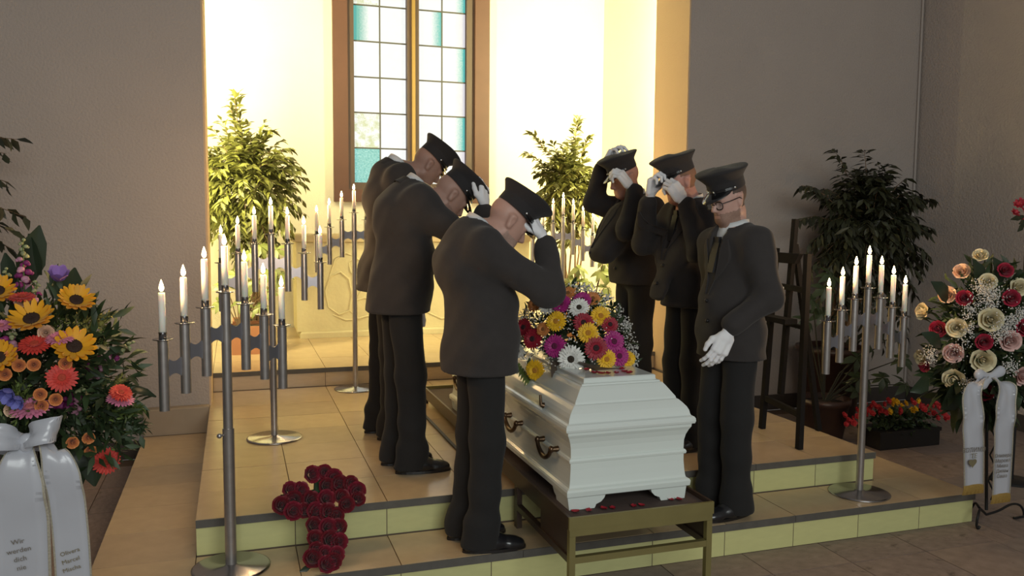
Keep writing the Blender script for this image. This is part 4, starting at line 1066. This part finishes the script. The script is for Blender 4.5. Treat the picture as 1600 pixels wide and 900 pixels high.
# ------------------------------------------------------------ flowers on the coffin
fc = np.array([1.605, 3.83, .985]); frd = np.array([.29, .40, .335])
t = thing('coffin_flowers', 'mound of colourful gerberas and baby\'s breath lying on the coffin lid', 'flowers', (fc[0], fc[1], .967))
MB().lathe([(.12, 0.0008), (.13, .02), (.12, .045), (0, .05)], (fc[0], fc[1], .966), 24, 1, 1.3).build('flower_foam', mat('foam', (.02, .05, .02), .9), t)
LZ = np.array([z for z, d_ in lid[2:]]); LD = np.array([HW - d_ for z, d_ in lid[2:]])
def above_lid(P, m_=.028): return P[:, 2] > np.where(np.abs(P[:, 0] - XC) > HW, .70, np.interp(np.abs(P[:, 0] - XC), LD[::-1], LZ[::-1])) + m_
mound_foliage(t, fc + [0, 0, .02], frd*np.array([.97, .97, .95]), 1300, .07, M_GREEN, 31, inner=.25, keep=above_lid)
# keep the leaves above the lid
for px, py, k, rr in ((870, 503, GY, .043), (919, 521, GY, .043), (947, 561, GY, .040), (938, 495, GY, .042), (838, 578, GY, .045), (980, 561, GY, .034),
                      (834, 530, GR, .045), (868, 541, GM, .047), (893, 561, GW, .054), (931, 544, GR, .047), (912, 505, GR, .042), (878, 476, GM, .042), (857, 478, GW, .040), (905, 482, GW, .042),
                      (910, 470, GM, .038), (958, 534, GM, .045), (966, 556, GM, .043), (820, 512, GR, .040), (837, 477, GO, .036), (888, 460, GO, .034), (812, 548, GW, .034), (926, 468, GO, .032), (952, 508, GR, .036), (850, 515, GO, .03)):
    put_gerbera(px, py, k, rr*1.2, t, fc, frd, tilt=.45, push=.01)
g = np.random.default_rng(5); d = g.normal(size=(5200, 3)); d /= np.linalg.norm(d, axis=1, keepdims=True); d = d[d[:, 2] > -.15]
cl = np.sin(9*d[:, 0] + 1)*np.sin(8*d[:, 1])*np.sin(9*d[:, 2] + 2); d = d[cl > -.16]
bbp = fc + d*frd*g.uniform(.92, 1.04, (len(d), 1)); babys_breath(t, bbp[above_lid(bbp, .008)], rad=.0046)
p0, _ = ell_hit(868, 575, fc, frd); leaf_blade(t, [p0 + Vector((0, .02, .03)), p0 + Vector((.0, -.03, -.03)), p0 + Vector((.005, -.06, -.09)), p0 + Vector((.01, -.07, -.135))], [.018, .034, .028, .002], M_BLADE2)
p0, _ = ell_hit(950, 575, fc, frd); leaf_blade(t, [p0 + Vector((-.14, .02, .03)), p0 + Vector((-.06, -.04, .0)), p0 + Vector((0, -.05, -.005)), p0 + Vector((.06, -.03, -.0))], [.01, .026, .024, .002], M_BLADE2, nrm=(0, -.3, 1))
for k in range(7):
    p0, n0 = ell_hit(812 + 3*k, 568 + 4*k, fc, frd); leaf_blade(t, [p0, p0 + Vector((-.02, -.02, -.012)), p0 + Vector((-.035, -.03, -.03 - .002*k))], [.006, .009, .001], M_GREEN2)

# ------------------------------------------------------------ loose petals
M_PETAL = mat('rose_petal', (.30, .008, .02), .6, sss=.05)
V = []; Fc = []
for lay in (0, 1):
    for j in range(4):
        for i in range(5):
            u = i/4 - .5; v = j/3; w = math.sin(math.pi*(.15 + .75*v))
            V.append((u*w*1.0, v - .5, .16*(2*u)**2 + .18*(v - .5)**2*2 + .02*lay))
for lay in (0, 1):
    for j in range(3):
        for i in range(4): a = lay*20 + j*5 + i; q = (a, a+1, a+6, a+5); Fc.append(q if lay else q[::-1])
pet_me = MB().add(V, Fc, True).mesh('rose_petal', M_PETAL)
def petal(x, y, z, s, label, grp):
    o = inst('rose_petal', pet_me, Matrix.Translation((x, y, z)) @ Euler((random.uniform(-.1, .1), random.uniform(-.1, .1), random.uniform(0, 6))).to_matrix().to_4x4() @ Matrix.Scale(s, 4)); return tag(o, label, 'petal', grp)
for px, py in ((917, 578), (929, 583), (939, 584), (949, 584), (963, 583), (972, 577), (976, 581), (984, 583)):
    p = atz(px, py, .968); petal(p.x, p.y, .968, random.uniform(.024, .036), 'loose dark red rose petal lying on the coffin lid', 'rose petals on the coffin lid')
for px, py in ((899, 803), (943, 798), (957, 797), (1002, 793), (1048, 784), (1061, 784), (920, 801), (990, 794)):
    p = atz(px, py - 3, BZ - .018); petal(p.x, max(p.y, 3.03), BZ - .018, random.uniform(.026, .036), 'loose dark red rose petal lying in the bier tray', 'rose petals in the bier tray')

# ------------------------------------------------------------ cross of red roses
t = thing('rose_cross', 'cross of dark red roses leaning against the upper step', 'flowers', (.335, 3.52, Z1))
nrm = Vector((.12, -.90, .42)).normalized()
bt = atz(503, 884, Z1 + .03); tp = at(503, 738, 3.73); lf = at(440, 792, 3.665); rt = at(562, 772, 3.655)
bk = Vector((0, .035, .01))
bb = MB(); bb.bar(bt + bk, tp + bk, .06, .03, nrm); bb.bar(lf + bk, rt + bk, .06, .03, nrm); bb.build('flower_foam', MATS['foam'], t)
RC_ = ((400,290),(325,305),(455,325),(410,372),(485,362),(550,360),(590,400),(595,450),(500,440),(410,448),(320,455),(225,455),(150,490),(200,400),(262,395),(215,520),(285,520),(530,480),(420,530),(345,525),(470,545),(420,615),(335,605),(482,615),(430,690),(345,680),(485,700),(350,750),(400,770),(470,775),(330,800),(410,835),(450,815))
for x, y in RC_:
    px, py = 400 + x*.26667, 660 + y*.26667
    s_ = min(1, max(0, (884 - py)/146)); Yd = bt.y + (tp.y - bt.y)*s_ - .012
    put_rose(0, 0, DRED if (x*7 + y) % 3 else RED, random.uniform(.029, .036), t, pos=at(px, py, Yd), face=(nrm + Vector((random.uniform(-.35, .35), random.uniform(-.2, .2), random.uniform(-.25, .35)))).normalized())
p = at(485, 885, bt.y); leaf_blade(t, [p, p + Vector((-.02, -.01, -.004)), p + Vector((-.045, -.015, -.01))], [.006, .013, .002], M_BLADE)

# ------------------------------------------------------------ ribbons
M_SATIN = mat('white_satin', (.50, .51, .56), .28, sheen=.2, var=.06, coat=.25)
M_LACE = mat('ribbon_edge', (.46, .42, .33), .5, .3, var=.5, scale=160)
M_FRINGE = mat('gold_fringe', (.36, .23, .06), .5, .4, var=.3, scale=120)
M_INK = mat('ribbon_ink', (.20, .18, .15), .5, .2); M_GOLD = mat('ribbon_gold_ink', (.30, .26, .15), .4, .5)
def ribbon(parent, path, widths, side, name='ribbon', edge=True, fringe=True, m=None):
    """strip along path; side = width direction at each point (or one)"""
    P = [Vector(p) for p in path]; n = len(P); sd = [Vector(s).normalized() for s in (side if isinstance(side, list) else [side]*n)]
    # resample smoothly
    Q = []; W_ = []; S_ = []; m_ = 6
    for i in range(n - 1):
        p0, p1, p2, p3 = P[max(i-1, 0)], P[i], P[i+1], P[min(i+2, n-1)]
        for k in range(m_ + (1 if i == n-2 else 0)):
            u = k/m_; Q.append(.5*((2*p1) + (p2 - p0)*u + (2*p0 - 5*p1 + 4*p2 - p3)*u*u + (3*p1 - p0 - 3*p2 + p3)*u**3)); W_.append(widths[i]*(1-u) + widths[i+1]*u); S_.append((sd[i]*(1-u) + sd[i+1]*u).normalized())
    N = len(Q)
    def strip(a0, a1, off, th, mm, nm, par, i0=0, i1=None):
        V = []; Fc = []; K = 5; rng_ = range(i0, i1 or N)
        for lay in (0, 1):
            for i in rng_:
                d = (Q[min(i+1, N-1)] - Q[max(i-1, 0)]).normalized(); nn = S_[i].cross(d).normalized()
                if nn.y > 0: nn = -nn
                for k in range(K):
                    x = a0 + (a1 - a0)*k/(K-1); V.append(Q[i] + S_[i]*W_[i]*x + nn*(off + th*lay + .016*math.sin(6*x + i*.45 + 2*math.sin(i*.4)) * max(.06, 1 - i/20)))
        M_ = len(rng_)
        for lay in (0, 1):
            for i in range(M_-1):
                for k in range(K-1): a = lay*M_*K + i*K + k; q = (a, a+1, a+K+1, a+K); Fc.append(q if lay else q[::-1])
        for i in range(M_-1):
            for k in (0, K-1): a = i*K + k; Fc.append((a, a+K, a+K+M_*K, a+M_*K))
        return MB().add(V, Fc, True).build(nm, mm, par)
    o = strip(-.5, .5, 0, .0012, m or M_SATIN, name, parent)
    if edge:
        strip(-.5, -.45, .0016, .001, M_LACE, 'ribbon_edge', o); strip(.45, .5, .0016, .001, M_LACE, 'ribbon_edge', o)
    return o, Q, S_, W_
def text_mesh(s, size):
    cu = bpy.data.curves.new('txt', 'FONT'); cu.body = s; cu.size = size; cu.align_x = 'CENTER'; cu.align_y = 'CENTER'; cu.extrude = .0004; cu.resolution_u = 2
    ob = bpy.data.objects.new('txt', cu); COL.objects.link(ob); dg = bpy.context.evaluated_depsgraph_get(); me = bpy.data.meshes.new_from_object(ob.evaluated_get(dg)); bpy.data.objects.remove(ob); return me
def lettering(parent, s, size, pos, side, down, m, slant=0):
    me = text_mesh(s, size); me.materials.clear(); me.materials.append(m)
    x = Vector(side).normalized(); y = -(Vector(down) - x*Vector(down).dot(x)).normalized(); z = x.cross(y)
    M = Matrix((x, y, z)).transposed().to_4x4() @ Matrix.Shear('XY', 4, (0, 0)); M = M @ Matrix.Rotation(slant, 4, 'Z'); M.translation = Vector(pos) + z*.004
    return inst('lettering', me, M, parent)
# ------------------------------------------------------------ rose spray on a wrought iron stand (right)
M_IRON = mat('wrought_iron', (.012, .012, .013), .5, .3)
YW = 3.38
hub = at(1541, 800, YW)
t = thing('rose_spray', 'standing spray of cream and red roses on a black iron stand', 'flowers', (hub.x, YW, 0))
wc = at(1540, 512, YW + .10); C = np.array(wc); r = np.array([.36, .24, .42])
sb = MB(); top = at(1545, 560, YW + .06)
sb.tube([(hub.x, YW, .075), (hub.x + .005, YW + .03, .5), tuple(top)], .008, 8)
z0 = Vector((hub.x + .045, YW + .015, .12)); zz = [z0]
for k in range(9): zz.append(Vector((hub.x + (.02 if k % 2 else .065), YW + .015, .16 + .072*k)))
sb.tube(zz, .005, 6, False); sb.build('stand_post', M_IRON, t)
def scroll(px):
    P = [at(x, y, YW + dy) for x, y, dy in px]; Q = []
    for i in range(len(P) - 1):
        p0, p1, p2, p3 = P[max(i-1, 0)], P[i], P[i+1], P[min(i+2, len(P)-1)]
        for k in range(5): u = k/5; Q.append(.5*((2*p1) + (p2 - p0)*u + (2*p0 - 5*p1 + 4*p2 - p3)*u*u + (3*p1 - p0 - 3*p2 + p3)*u**3))
    Q.append(P[-1]); mn = min(q.z for q in Q)
    if mn < .008:
        for q in Q: q.z += .0
    for q in Q: q.z = max(q.z, .0072)
    MB().tube(Q, .0065, 8).build('stand_foot', M_IRON, t)
scroll([(1541, 804, 0), (1560, 798, 0), (1580, 788, 0), (1594, 790, 0), (1600, 803, 0), (1594, 815, 0), (1584, 813, 0), (1585, 808, 0)])
scroll([(1541, 804, 0), (1532, 796, -.03), (1528, 806, -.06), (1526, 820, -.06), (1528, 826, -.06), (1531, 822, -.06)])
scroll([(1541, 804, 0), (1530, 793, .05), (1524, 786, .10), (1518, 794, .14), (1516, 800, .14)])
mound_foliage(t, C - [0, 0, .02], r*.97, 1500, .085, M_GREEN, 41, inner=.3)
mound_foliage(t, C - [0, 0, .30], r*np.array([.8, .8, .45]), 260, .15, M_GREEN, 42, inner=.4, width=.4, droop=.5)
for px, py, k, rr in ((1532,400,CREAM,.033),(1503,425,PEACH,.036),(1543,441,CREAM,.038),(1570,423,CRIM,.034),(1591,449,CREAM,.040),(1481,461,PEACH,.038),(1507,466,CRIM,.035),(1579,466,CRIM,.038),(1547,499,CREAM,.052),(1495,512,CREAM,.043),(1467,514,CRIM,.038),(1443,487,CREAM,.040),(1577,532,PINKR,.046),(1537,534,CRIM,.036),(1490,551,PINKR,.043),(1535,562,CREAM,.052),(1491,591,CREAM,.048),(1537,611,CRIM,.042),(1446,570,CRIM,.034),(1440,558,CREAM,.036),(1596,587,PINKR,.044),(1600,512,CRIM,.04)):
    put_rose(px, py, k, rr, t, C, r, tilt=.45)
pts = []
for px, py, sp, n in ((1545,465,.07,420),(1530,452,.05,120),(1515,485,.05,120),(1570,505,.06,260),(1558,520,.05,200),(1460,553,.05,150),(1515,597,.05,260),(1575,570,.05,150),(1590,490,.05,150),(1512,515,.04,80),(1500,540,.06,80)):
    p, n_ = ell_hit(px, py, C, r); q = np.array(p) + rng.normal(size=(n, 3))*sp*np.array([.55, .3, .5]) + np.array(n_)*.02; pts.append(q)
babys_breath(t, np.vstack(pts), rad=.0042)
for pa, pb, w_ in (((1530, 460), (1520, 405), .05), ((1560, 450), (1552, 402), .05), ((1480, 470), (1455, 440), .045), ((1500, 600), (1470, 640), .06), ((1570, 600), (1592, 640), .06), ((1450, 590), (1422, 612), .04), ((1470, 540), (1440, 520), .04), ((1580, 440), (1594, 420), .03)):
    a, b_ = at(*pa, YW + .02), at(*pb, YW + .0); leaf_blade(t, [a, a.lerp(b_, .4) + Vector((0, -.02, 0)), a.lerp(b_, .75) + Vector((0, -.02, 0)), b_], [w_*.3, w_, w_*.75, .003], M_BLADE)
# ribbons: two tails falling from a knot
yr = YW - .20
L1 = [at(1545, 588, yr + .08), at(1520, 605, yr + .01), at(1520, 640, yr), at(1521, 690, yr + .01), at(1521, 758, yr + .03)]
o1, Q1, S1, W1 = ribbon(t, L1, [.07, .12, .138, .135, .130], [(1, 0, .3), (1, 0, .05), (1, 0, 0), (1, 0, 0), (1, 0, -.03)])
L2 = [at(1548, 588, yr + .08), at(1572, 604, yr + .02), at(1571, 640, yr), at(1568, 690, yr + .01), at(1564, 772, yr + .03)]
o2, Q2, S2, W2 = ribbon(t, L2, [.07, .125, .140, .128, .122], [(1, 0, -.3), (1, 0, -.05), (1, 0, 0), (1, 0, 0), (1, 0, 0)])
for o, Q, W_ in ((o1, Q1, W1), (o2, Q2, W2)):
    e = Q[-1]; fb = MB(); n = 34
    for k in range(n):
        x = -W_[-1]*.5 + W_[-1]*(k + .5)/n; fb.tube([(e.x + x, e.y, e.z + .004), (e.x + x*1.05, e.y - .003, e.z - .022), (e.x + x*1.08 + .002*math.sin(k), e.y + .002, e.z - .048)], .0022, 5)
    fb.build('fringe', M_FRINGE, o)
dn = (0, .06, -1)
lettering(o1, 'ВОЛИМО', .034, at(1521, 703, yr + .0), (1, 0, -.02), dn, M_INK); lettering(o1, 'ТЕ', .034, at(1521, 712.5, yr + .0), (1, 0, 0), dn, M_GOLD)
hp_ = at(1519, 723, yr + .004); hb = MB(); P = []
for k in range(24):
    a = 2*math.pi*k/24; P.append((hp_.x + .026*math.sin(a)**3, hp_.y - .004, hp_.z + .0016*(13*math.cos(a) - 5*math.cos(2*a) - 2*math.cos(3*a) - math.cos(4*a))))
hb.prism(P, (0, .001, 0)); hb.build('heart_print', M_GOLD, o1)
for i, s in enumerate(('Оливера', 'Марсел', 'Миша', 'Дилан', 'Саша')): lettering(o2, s, .027, at(1566.5 - .5*i, 711.5 + 8*i, yr + .003), (1, 0, -.02), dn, M_INK)
kb = Sdf(); kp = at(1546, 590, yr + .07)
for a in ((-.07, .0, .02), (.07, 0, .03), (-.04, 0, -.03)): kb.seg(kp, kp + Vector(a), .016, .030, .02, u=(0, 1, 0), su=.7)
V, Q = kb.mesh(.006); part_np('bow', V, Q, M_SATIN, t)

# ------------------------------------------------------------ mixed spray with broad satin ribbons (left)
YL = 3.42
lc = at(72, 578, YL); C = np.array(lc); r = np.array([.34, .26, .34])
t = thing('mixed_flower_spray', 'large spray of sunflowers, gerberas and greenery with pale satin ribbons', 'flowers', (lc.x - .03, YL, 0))
sb = MB(); sb.tube([(lc.x - .03, YL, .05), (lc.x - .03, YL, 1.0)], .009, 8)
for a in (0, 2.1, 4.2): sb.tube([(lc.x - .03, YL, .22), (lc.x - .03 + .22*math.cos(a + .5), YL + .22*math.sin(a + .5), .010)], .008, 8)
sb.build('stand', M_IRON, t)
mound_foliage(t, C, r*np.array([.95, .9, .95]), 1500, .085, M_GREEN, 51, inner=.25)
mound_foliage(t, C + [.10, 0, -.20], [.26, .2, .20], 500, .075, M_GREEN, 52, inner=.3, droop=.1)
for pa, pb, w_, nr in (((40, 440), (62, 352), .050, (.3, -1, 0)), ((60, 430), (45, 365), .03, (-.5, -1, 0)), ((105, 490), (117, 418), .048, (.2, -1, 0)), ((20, 450), (8, 395), .03, (0, -1, .2))):
    a, b_ = at(*pa, YL + .12), at(*pb, YL + .10); leaf_blade(t, [a, a.lerp(b_, .35), a.lerp(b_, .72), b_], [w_*.55, w_, w_*.75, .003], M_BLADE, nrm=nr)
P = [at(x, y, YL - .02) for x, y in ((165, 622), (185, 613), (210, 608), (228, 613), (244, 620))]; leaf_blade(t, P, [.012, .020, .022, .018, .003], M_BLADE, nrm=(.1, -.5, .8))
P = [at(x, y, YL - .06) for x, y in ((100, 700), (128, 702), (145, 722), (148, 760))]; leaf_blade(t, P, [.03, .075, .065, .004], M_BLADE)
P = [at(x, y, YL - .04) for x, y in ((112, 705), (118, 740), (122, 772))]; leaf_blade(t, P, [.03, .045, .003], M_BLADE)
for px, py, k, rr, fc_ in ((53, 509, SUN, .072, (-.05, -.62, .78)), (117, 479, SUN, .062, (.25, -.62, .72)), (114, 549, SUN, .070, (.25, -.75, .6)), (-2, 464, SUN, .06, (.1, -.7, .7)), (4, 566, SUN, .06, (-.1, -.8, .6))):
    put_gerbera(px, py, k, rr, t, C, r, Vector(fc_).normalized(), sun=True, push=.03)
for px, py, k, rr, fc_ in ((36, 477, GC, .045, (0, -.25, .95)), (56, 549, GC, .054, (0, -.5, .85)), (97, 593, GC, .052, (.15, -.9, .35)), (186, 622, GC, .042, (.3, -.55, .75)), (163, 719, GC, .052, (.35, -.9, .1)), (50, 648, GP, .066, (0, -.38, .92)), (186, 634, GP, .050, (.2, -.35, .9)), (3, 521, GP, .04, (0, -.4, .9)), (95, 540, GP, .05, (0, -.3, .9))):
    put_gerbera(px, py, k, rr, t, C, r, Vector(fc_).normalized(), push=.03)
for px, py in ((53, 570), (30, 571), (17, 557), (87, 624), (63, 616), (65, 634), (113, 691), (138, 684), (141, 704), (102, 568), (8, 585)):
    put_rose(px, py, ORG, .018, t, C, r + .02, tilt=.6)
for px, py in ((35, 470), (72, 520), (20, 640)): put_rose(px, py, PEACH, .022, t, C, r, tilt=.6)
M_LIL = mat('lilac_petal', (.36, .20, .52), .6, island=.1); M_BLUE = mat('blue_petal', (.18, .18, .52), .6, island=.1)
for px, py, mm, rr in ((90, 446, M_LIL, .034), (19, 606, M_BLUE, .03), (33, 617, M_BLUE, .026)):
    p, n = ell_hit(px, py, C, r); b = MB(); petal_ring(6, .1, .8, .8, .6, .5, b, 0, .1); petal_ring(5, .1, .6, .7, .9, .3, b, .5, .1)
    inst('bellflower', b.mesh('bellflower', mm), frame(p + n*.02, (.2, -.6, .8) if py < 500 else (-.2, -.7, -.5)) @ Matrix.Scale(rr*1.3, 4), t)
M_SNAP = [mat('snapdragon_magenta', (.22, .02, .13), .6, island=.2), mat('snapdragon_pink', (.52, .24, .34), .6, island=.2), mat('snapdragon_bud', (.30, .32, .16), .6, island=.2)]
def snap(pa, pb, n, big=.020, y0=.0, y1=-.02):
    a, b_ = at(*pa, YL + y0), at(*pb, YL + y1); bs = [MB(), MB(), MB()]
    for k in range(n):
        u = k/(n-1); p = a.lerp(b_, u); ang = k*2.4; d = (b_ - a).normalized(); s = d.cross(Vector((0, 1, 0))).normalized(); q = s.cross(d); off = (s*math.cos(ang) + q*math.sin(ang)); rr = big*(1.15 - .75*u)
        i = 2 if u > .72 else (1 if (k % 3 == 1) else 0)
        bs[i].ellipsoid(p + off*rr*.9, (rr*.85, rr*.8, rr*.75), 8, 6); bs[i].ellipsoid(p + off*rr*1.6 - d*rr*.3, (rr*.55, rr*.55, rr*.5), 7, 5)
    st = MB().tube([a, b_], [.004, .002], 6).build('snapdragon', mat('green_stem', (.10, .15, .04), .6), t)
    for bb, mm in zip(bs, M_SNAP):
        if bb.v: bb.build('blossoms', mm, st)
snap((38, 470), (36, 375), 20, .020, .04, .02); snap((50, 500), (58, 440), 14, .017, .0, -.0); snap((5, 470), (10, 420), 12, .018, .05, .05); snap((130, 590), (208, 535), 20, .020, -.02, -.02); snap((105, 640), (130, 605), 14, .022, -.1, -.08); snap((8, 545), (20, 520), 10, .02, -.2, -.2)
def spray(pa, pb, n, m, seed, wid=.05, ln=.022, y=-.02):
    a, b_ = np.array(at(*pa, YL + y)), np.array(at(*pb, YL + y - .02)); g = np.random.default_rng(seed); L = []
    for k in range(n):
        u = g.uniform(); p = a + (b_ - a)*u + g.normal(size=3)*wid*(1.1 - u)*np.array([1, .6, 1])*.5; d = (b_ - a)/np.linalg.norm(b_ - a) + g.normal(size=3)*.6
        L.append([*p, *d, *g.normal(size=3), ln*g.uniform(.7, 1.3), ln*.34])
    V, T = leaves_arr(L); o = part_np('filler_spray', V, T, m, t, False); o['kind'] = 'stuff'
M_ROD = mat('goldenrod', (.26, .24, .06), .7, island=.35)
spray((110, 530), (165, 495), 260, M_ROD, 61, .07); spray((130, 520), (172, 492), 120, M_ROD, 62, .03); spray((85, 520), (100, 490), 260, M_GREEN2, 63, .10); spray((140, 640), (192, 590), 160, M_ROD, 64, .04); spray((120, 660), (215, 640), 420, M_GREEN2, 65, .12, .026); spray((130, 650), (222, 670), 360, M_GREEN, 66, .10, .03); spray((20, 640), (30, 610), 200, M_GREEN2, 67, .10, .022, -.24); spray((150, 550), (165, 515), 70, M_GREEN2, 68, .03)
# satin bow and ribbons
yb = YL - .30
for px, w_, tw in (((-30, 680), .09, -1), ((88, 668), .085, 1)):
    a = at(40, 690, yb + .02); e = at(*px, yb - .02); mid1 = a.lerp(e, .5) + Vector((0, -.05, .05)); mid2 = a.lerp(e, .5) + Vector((0, .0, -.03))
    ribbon(t, [a, a.lerp(e, .35) + Vector((0, -.05, .02)), e + Vector((-.01*tw, -.03, .0)), e + Vector((.004*tw, .02, -.01)), mid2 + Vector((0, .06, 0)), a + Vector((0, .03, -.01))], [.05, w_, w_*1.05, w_*1.05, w_, .05], [(.1, .1, 1), (.12*tw, .2, 1), (.25*tw, .1, 1), (.25*tw, .1, 1), (.1, 0, 1), (.1, .1, 1)], name='bow_loop', edge=False)
kk = Sdf(); kp = at(42, 692, yb); kk.ell(kp, (.028, .022, .034)); V, Q = kk.mesh(.006); part_np('bow_knot', V, Q, M_SATIN, t)
A1 = [at(38, 694, yb + .02), at(30, 715, yb - .03), at(26, 760, yb - .04), at(30, 820, yb - .02), at(33, 900, yb), at(36, 1010, yb + .03)]
o1, Q1, S1, W1 = ribbon(t, A1, [.04, .10, .165, .185, .185, .185], [(1, .1, .3), (1, .1, .1), (1, 0, 0), (1, 0, 0), (1, 0, 0), (1, 0, 0)])
A2 = [at(52, 690, yb + .03), at(84, 704, yb - .02), at(96, 740, yb - .03), at(107, 800, yb - .0), at(114, 880, yb + .02), at(120, 1000, yb + .05)]
o2, Q2, S2, W2 = ribbon(t, A2, [.04, .095, .118, .115, .115, .115], [(1, .2, -.5), (1, .1, -.3), (1, 0, -.1), (1, 0, .08), (1, 0, .08), (1, 0, .05)])
dn = (0, .02, -1)
for i, s in enumerate(('Wir', 'werden', 'dich', 'nie')): lettering(o1, s, .024, at(28 + 2*i, 846 + 13.5*i, yb - .024), (1, 0, .03), dn, M_INK, .1)
for i, s in enumerate(('Olivera', 'Marcel', 'Mischa')): lettering(o2, s, .021, at(109.5 + 1.5*i, 862 + 13*i, yb + .008), (1, 0, .12), dn, M_GOLD, .12)

# ------------------------------------------------------------ red flowers cut by the right edge, on a tall iron stand
YP = 3.9; p = at(1606, 335, YP); t = thing('red_flower_stand', 'tall stand of red flowers cut off by the right edge of the picture', 'flowers', (p.x, YP, 0))
st = MB(); st.tube([(p.x, YP, .012), (p.x, YP, p.z - .02)], .008, 8); st.lathe([(.13, 0.001), (.13, .008), (.02, .014), (0, .014)], (p.x, YP, 0), 24); st.build('stand_post', M_IRON, t)
for px, py, rr in ((1596, 318, .04), (1586, 333, .03), (1604, 330, .04), (1598, 345, .032), (1615, 322, .045), (1612, 345, .04), (1590, 320, .028)):
    b = MB(); petal_ring(7, .08, 1, .55, .2, .1, b, 0, .15); petal_ring(5, .05, .6, .5, .4, .1, b, .5, .15)
    inst('red_bloom', b.mesh('red_bloom', mat('red_bract', (.38, .015, .03), .6, island=.15)), frame(at(px, py, YP + random.uniform(-.04, .04)), (random.uniform(-.5, .1), -.7, .5)) @ Matrix.Scale(rr, 4), t)
for pa, pb in (((1600, 338), (1579, 343)), ((1603, 345), (1592, 350)), ((1600, 350), (1590, 362)), ((1606, 325), (1620, 310))):
    a, b_ = at(*pa, YP), at(*pb, YP - .02); leaf_blade(t, [a, a.lerp(b_, .5), b_], [.008, .018, .002], M_BLADE)

# ------------------------------------------------------------ begonia box
x0, x1, yb_ = 4.36, 4.90, 4.82
t = thing('flower_box', 'black flower box of red and yellow begonias on the floor', 'flowers', ((x0 + x1)/2, yb_, 0))
M_BOX = mat('black_plastic', (.010, .009, .009), .5)
b = MB(); b.box((x0, yb_ - .11, .001), (x1, yb_ + .11, .11)); b.box((x0 - .008, yb_ - .118, .1101), (x1 + .008, yb_ + .118, .135)); b.build('box', M_BOX, t)
mound_foliage(t, np.array([(x0 + x1)/2, yb_, .18]), np.array([.34, .14, .09]), 420, .05, M_GREEN, 71, inner=.2, width=.7)
M_BEG = {'red': mat('begonia_red', (.42, .022, .028), .6, island=.15), 'yel': mat('begonia_yellow', (.72, .44, .01), .6, island=.12)}
bm = {}
for k, m in M_BEG.items():
    b = MB(); petal_ring(5, .05, 1, .95, .25, .1, b, 0, .2); petal_ring(4, .05, .6, .7, .5, .1, b, .5, .2); bm[k] = b.mesh('begonia', m)
g = np.random.default_rng(9)
for i in range(64):
    px = 1318 + 174*(i + g.uniform(-.3, .3))/63; f_ = (px - 1318)/174; py = 646 - 14*math.sin(math.pi*min(1, max(0, f_)))+ g.uniform(-9, 14)
    if px < 1345: py += 6
    k = 'yel' if (1388 < px < 1436 and g.uniform() < .85) else 'red'
    pos = at(px, min(py, 664), yb_ - .02 + g.uniform(-.10, .08))
    inst('begonia', bm[k], frame(pos, (g.uniform(-.5, .5), -.8, g.uniform(.1, .8))) @ Matrix.Scale(g.uniform(.020, .030), 4), t)

# ------------------------------------------------------------ easel
M_EASEL = mat('easel_black', (.009, .008, .008), .8, var=.2, scale=20, spec=.2)
t = thing('easel', 'black wooden easel standing empty behind the right front man', 'easel', (3.12, 4.2, Z2))
fr1, fr2 = Vector((3.06, 3.93, Z2)), Vector((3.14, 4.40, Z2))
t1 = at(1243, 397, 3.98); t1 = Vector((3.10, 3.97, t1.z)); t2 = Vector((3.17, 4.36, t1.z + .02))
MB().bar(fr1 + Vector((0, 0, .002)), t1, .036, .03, (1, 0, 0)).build('post', M_EASEL, t); MB().bar(fr2 + Vector((0, 0, .002)), t2, .036, .03, (1, 0, 0)).build('post', M_EASEL, t)
mt = at(1210, 342, 4.20); mt = Vector((3.16, 4.17, mt.z))
MB().bar((3.10, 4.17, .60), mt, .036, .026, (1, 0, 0)).build('mast', M_EASEL, t)
MB().bar((3.45, 4.25, Z2 + .005), (3.17, 4.18, 1.50), .03, .03, (0, 1, 0)).build('rear_leg', M_EASEL, t)
def cross(z, h, y0=3.95, y1=4.38): 
    f_ = (z - Z2)/(t1.z - Z2); MB().bar((3.06 + .04*f_, y0, z), (3.14 + .03*f_, y1, z), .024, h, (0, 0, 1)).build('crossbar', M_EASEL, t)
cross(.53, .035); cross(at(1225, 508, 4.1).z, .022); cross(at(1225, 451, 4.1).z, .032)
z = at(1222, 451, 4.1).z; MB().box((3.062, 4.13, z - .008), (3.066, 4.21, z + .008)).build('paper_tag', mat('paper_tag', (.6, .6, .58), .7), t)
z = at(1210, 503, 4.15).z; MB().box((3.0, 4.02, z), (3.085, 4.30, z + .03)).build('tray', M_EASEL, t)
z = at(1222, 404, 4.1).z; MB().prism([(3.08, 4.02, z + .03), (3.08, 4.30, z + .03), (3.08, 4.27, z - .03), (3.08, 4.06, z - .03)], (.03, 0, 0)).build('clamp', M_EASEL, t)
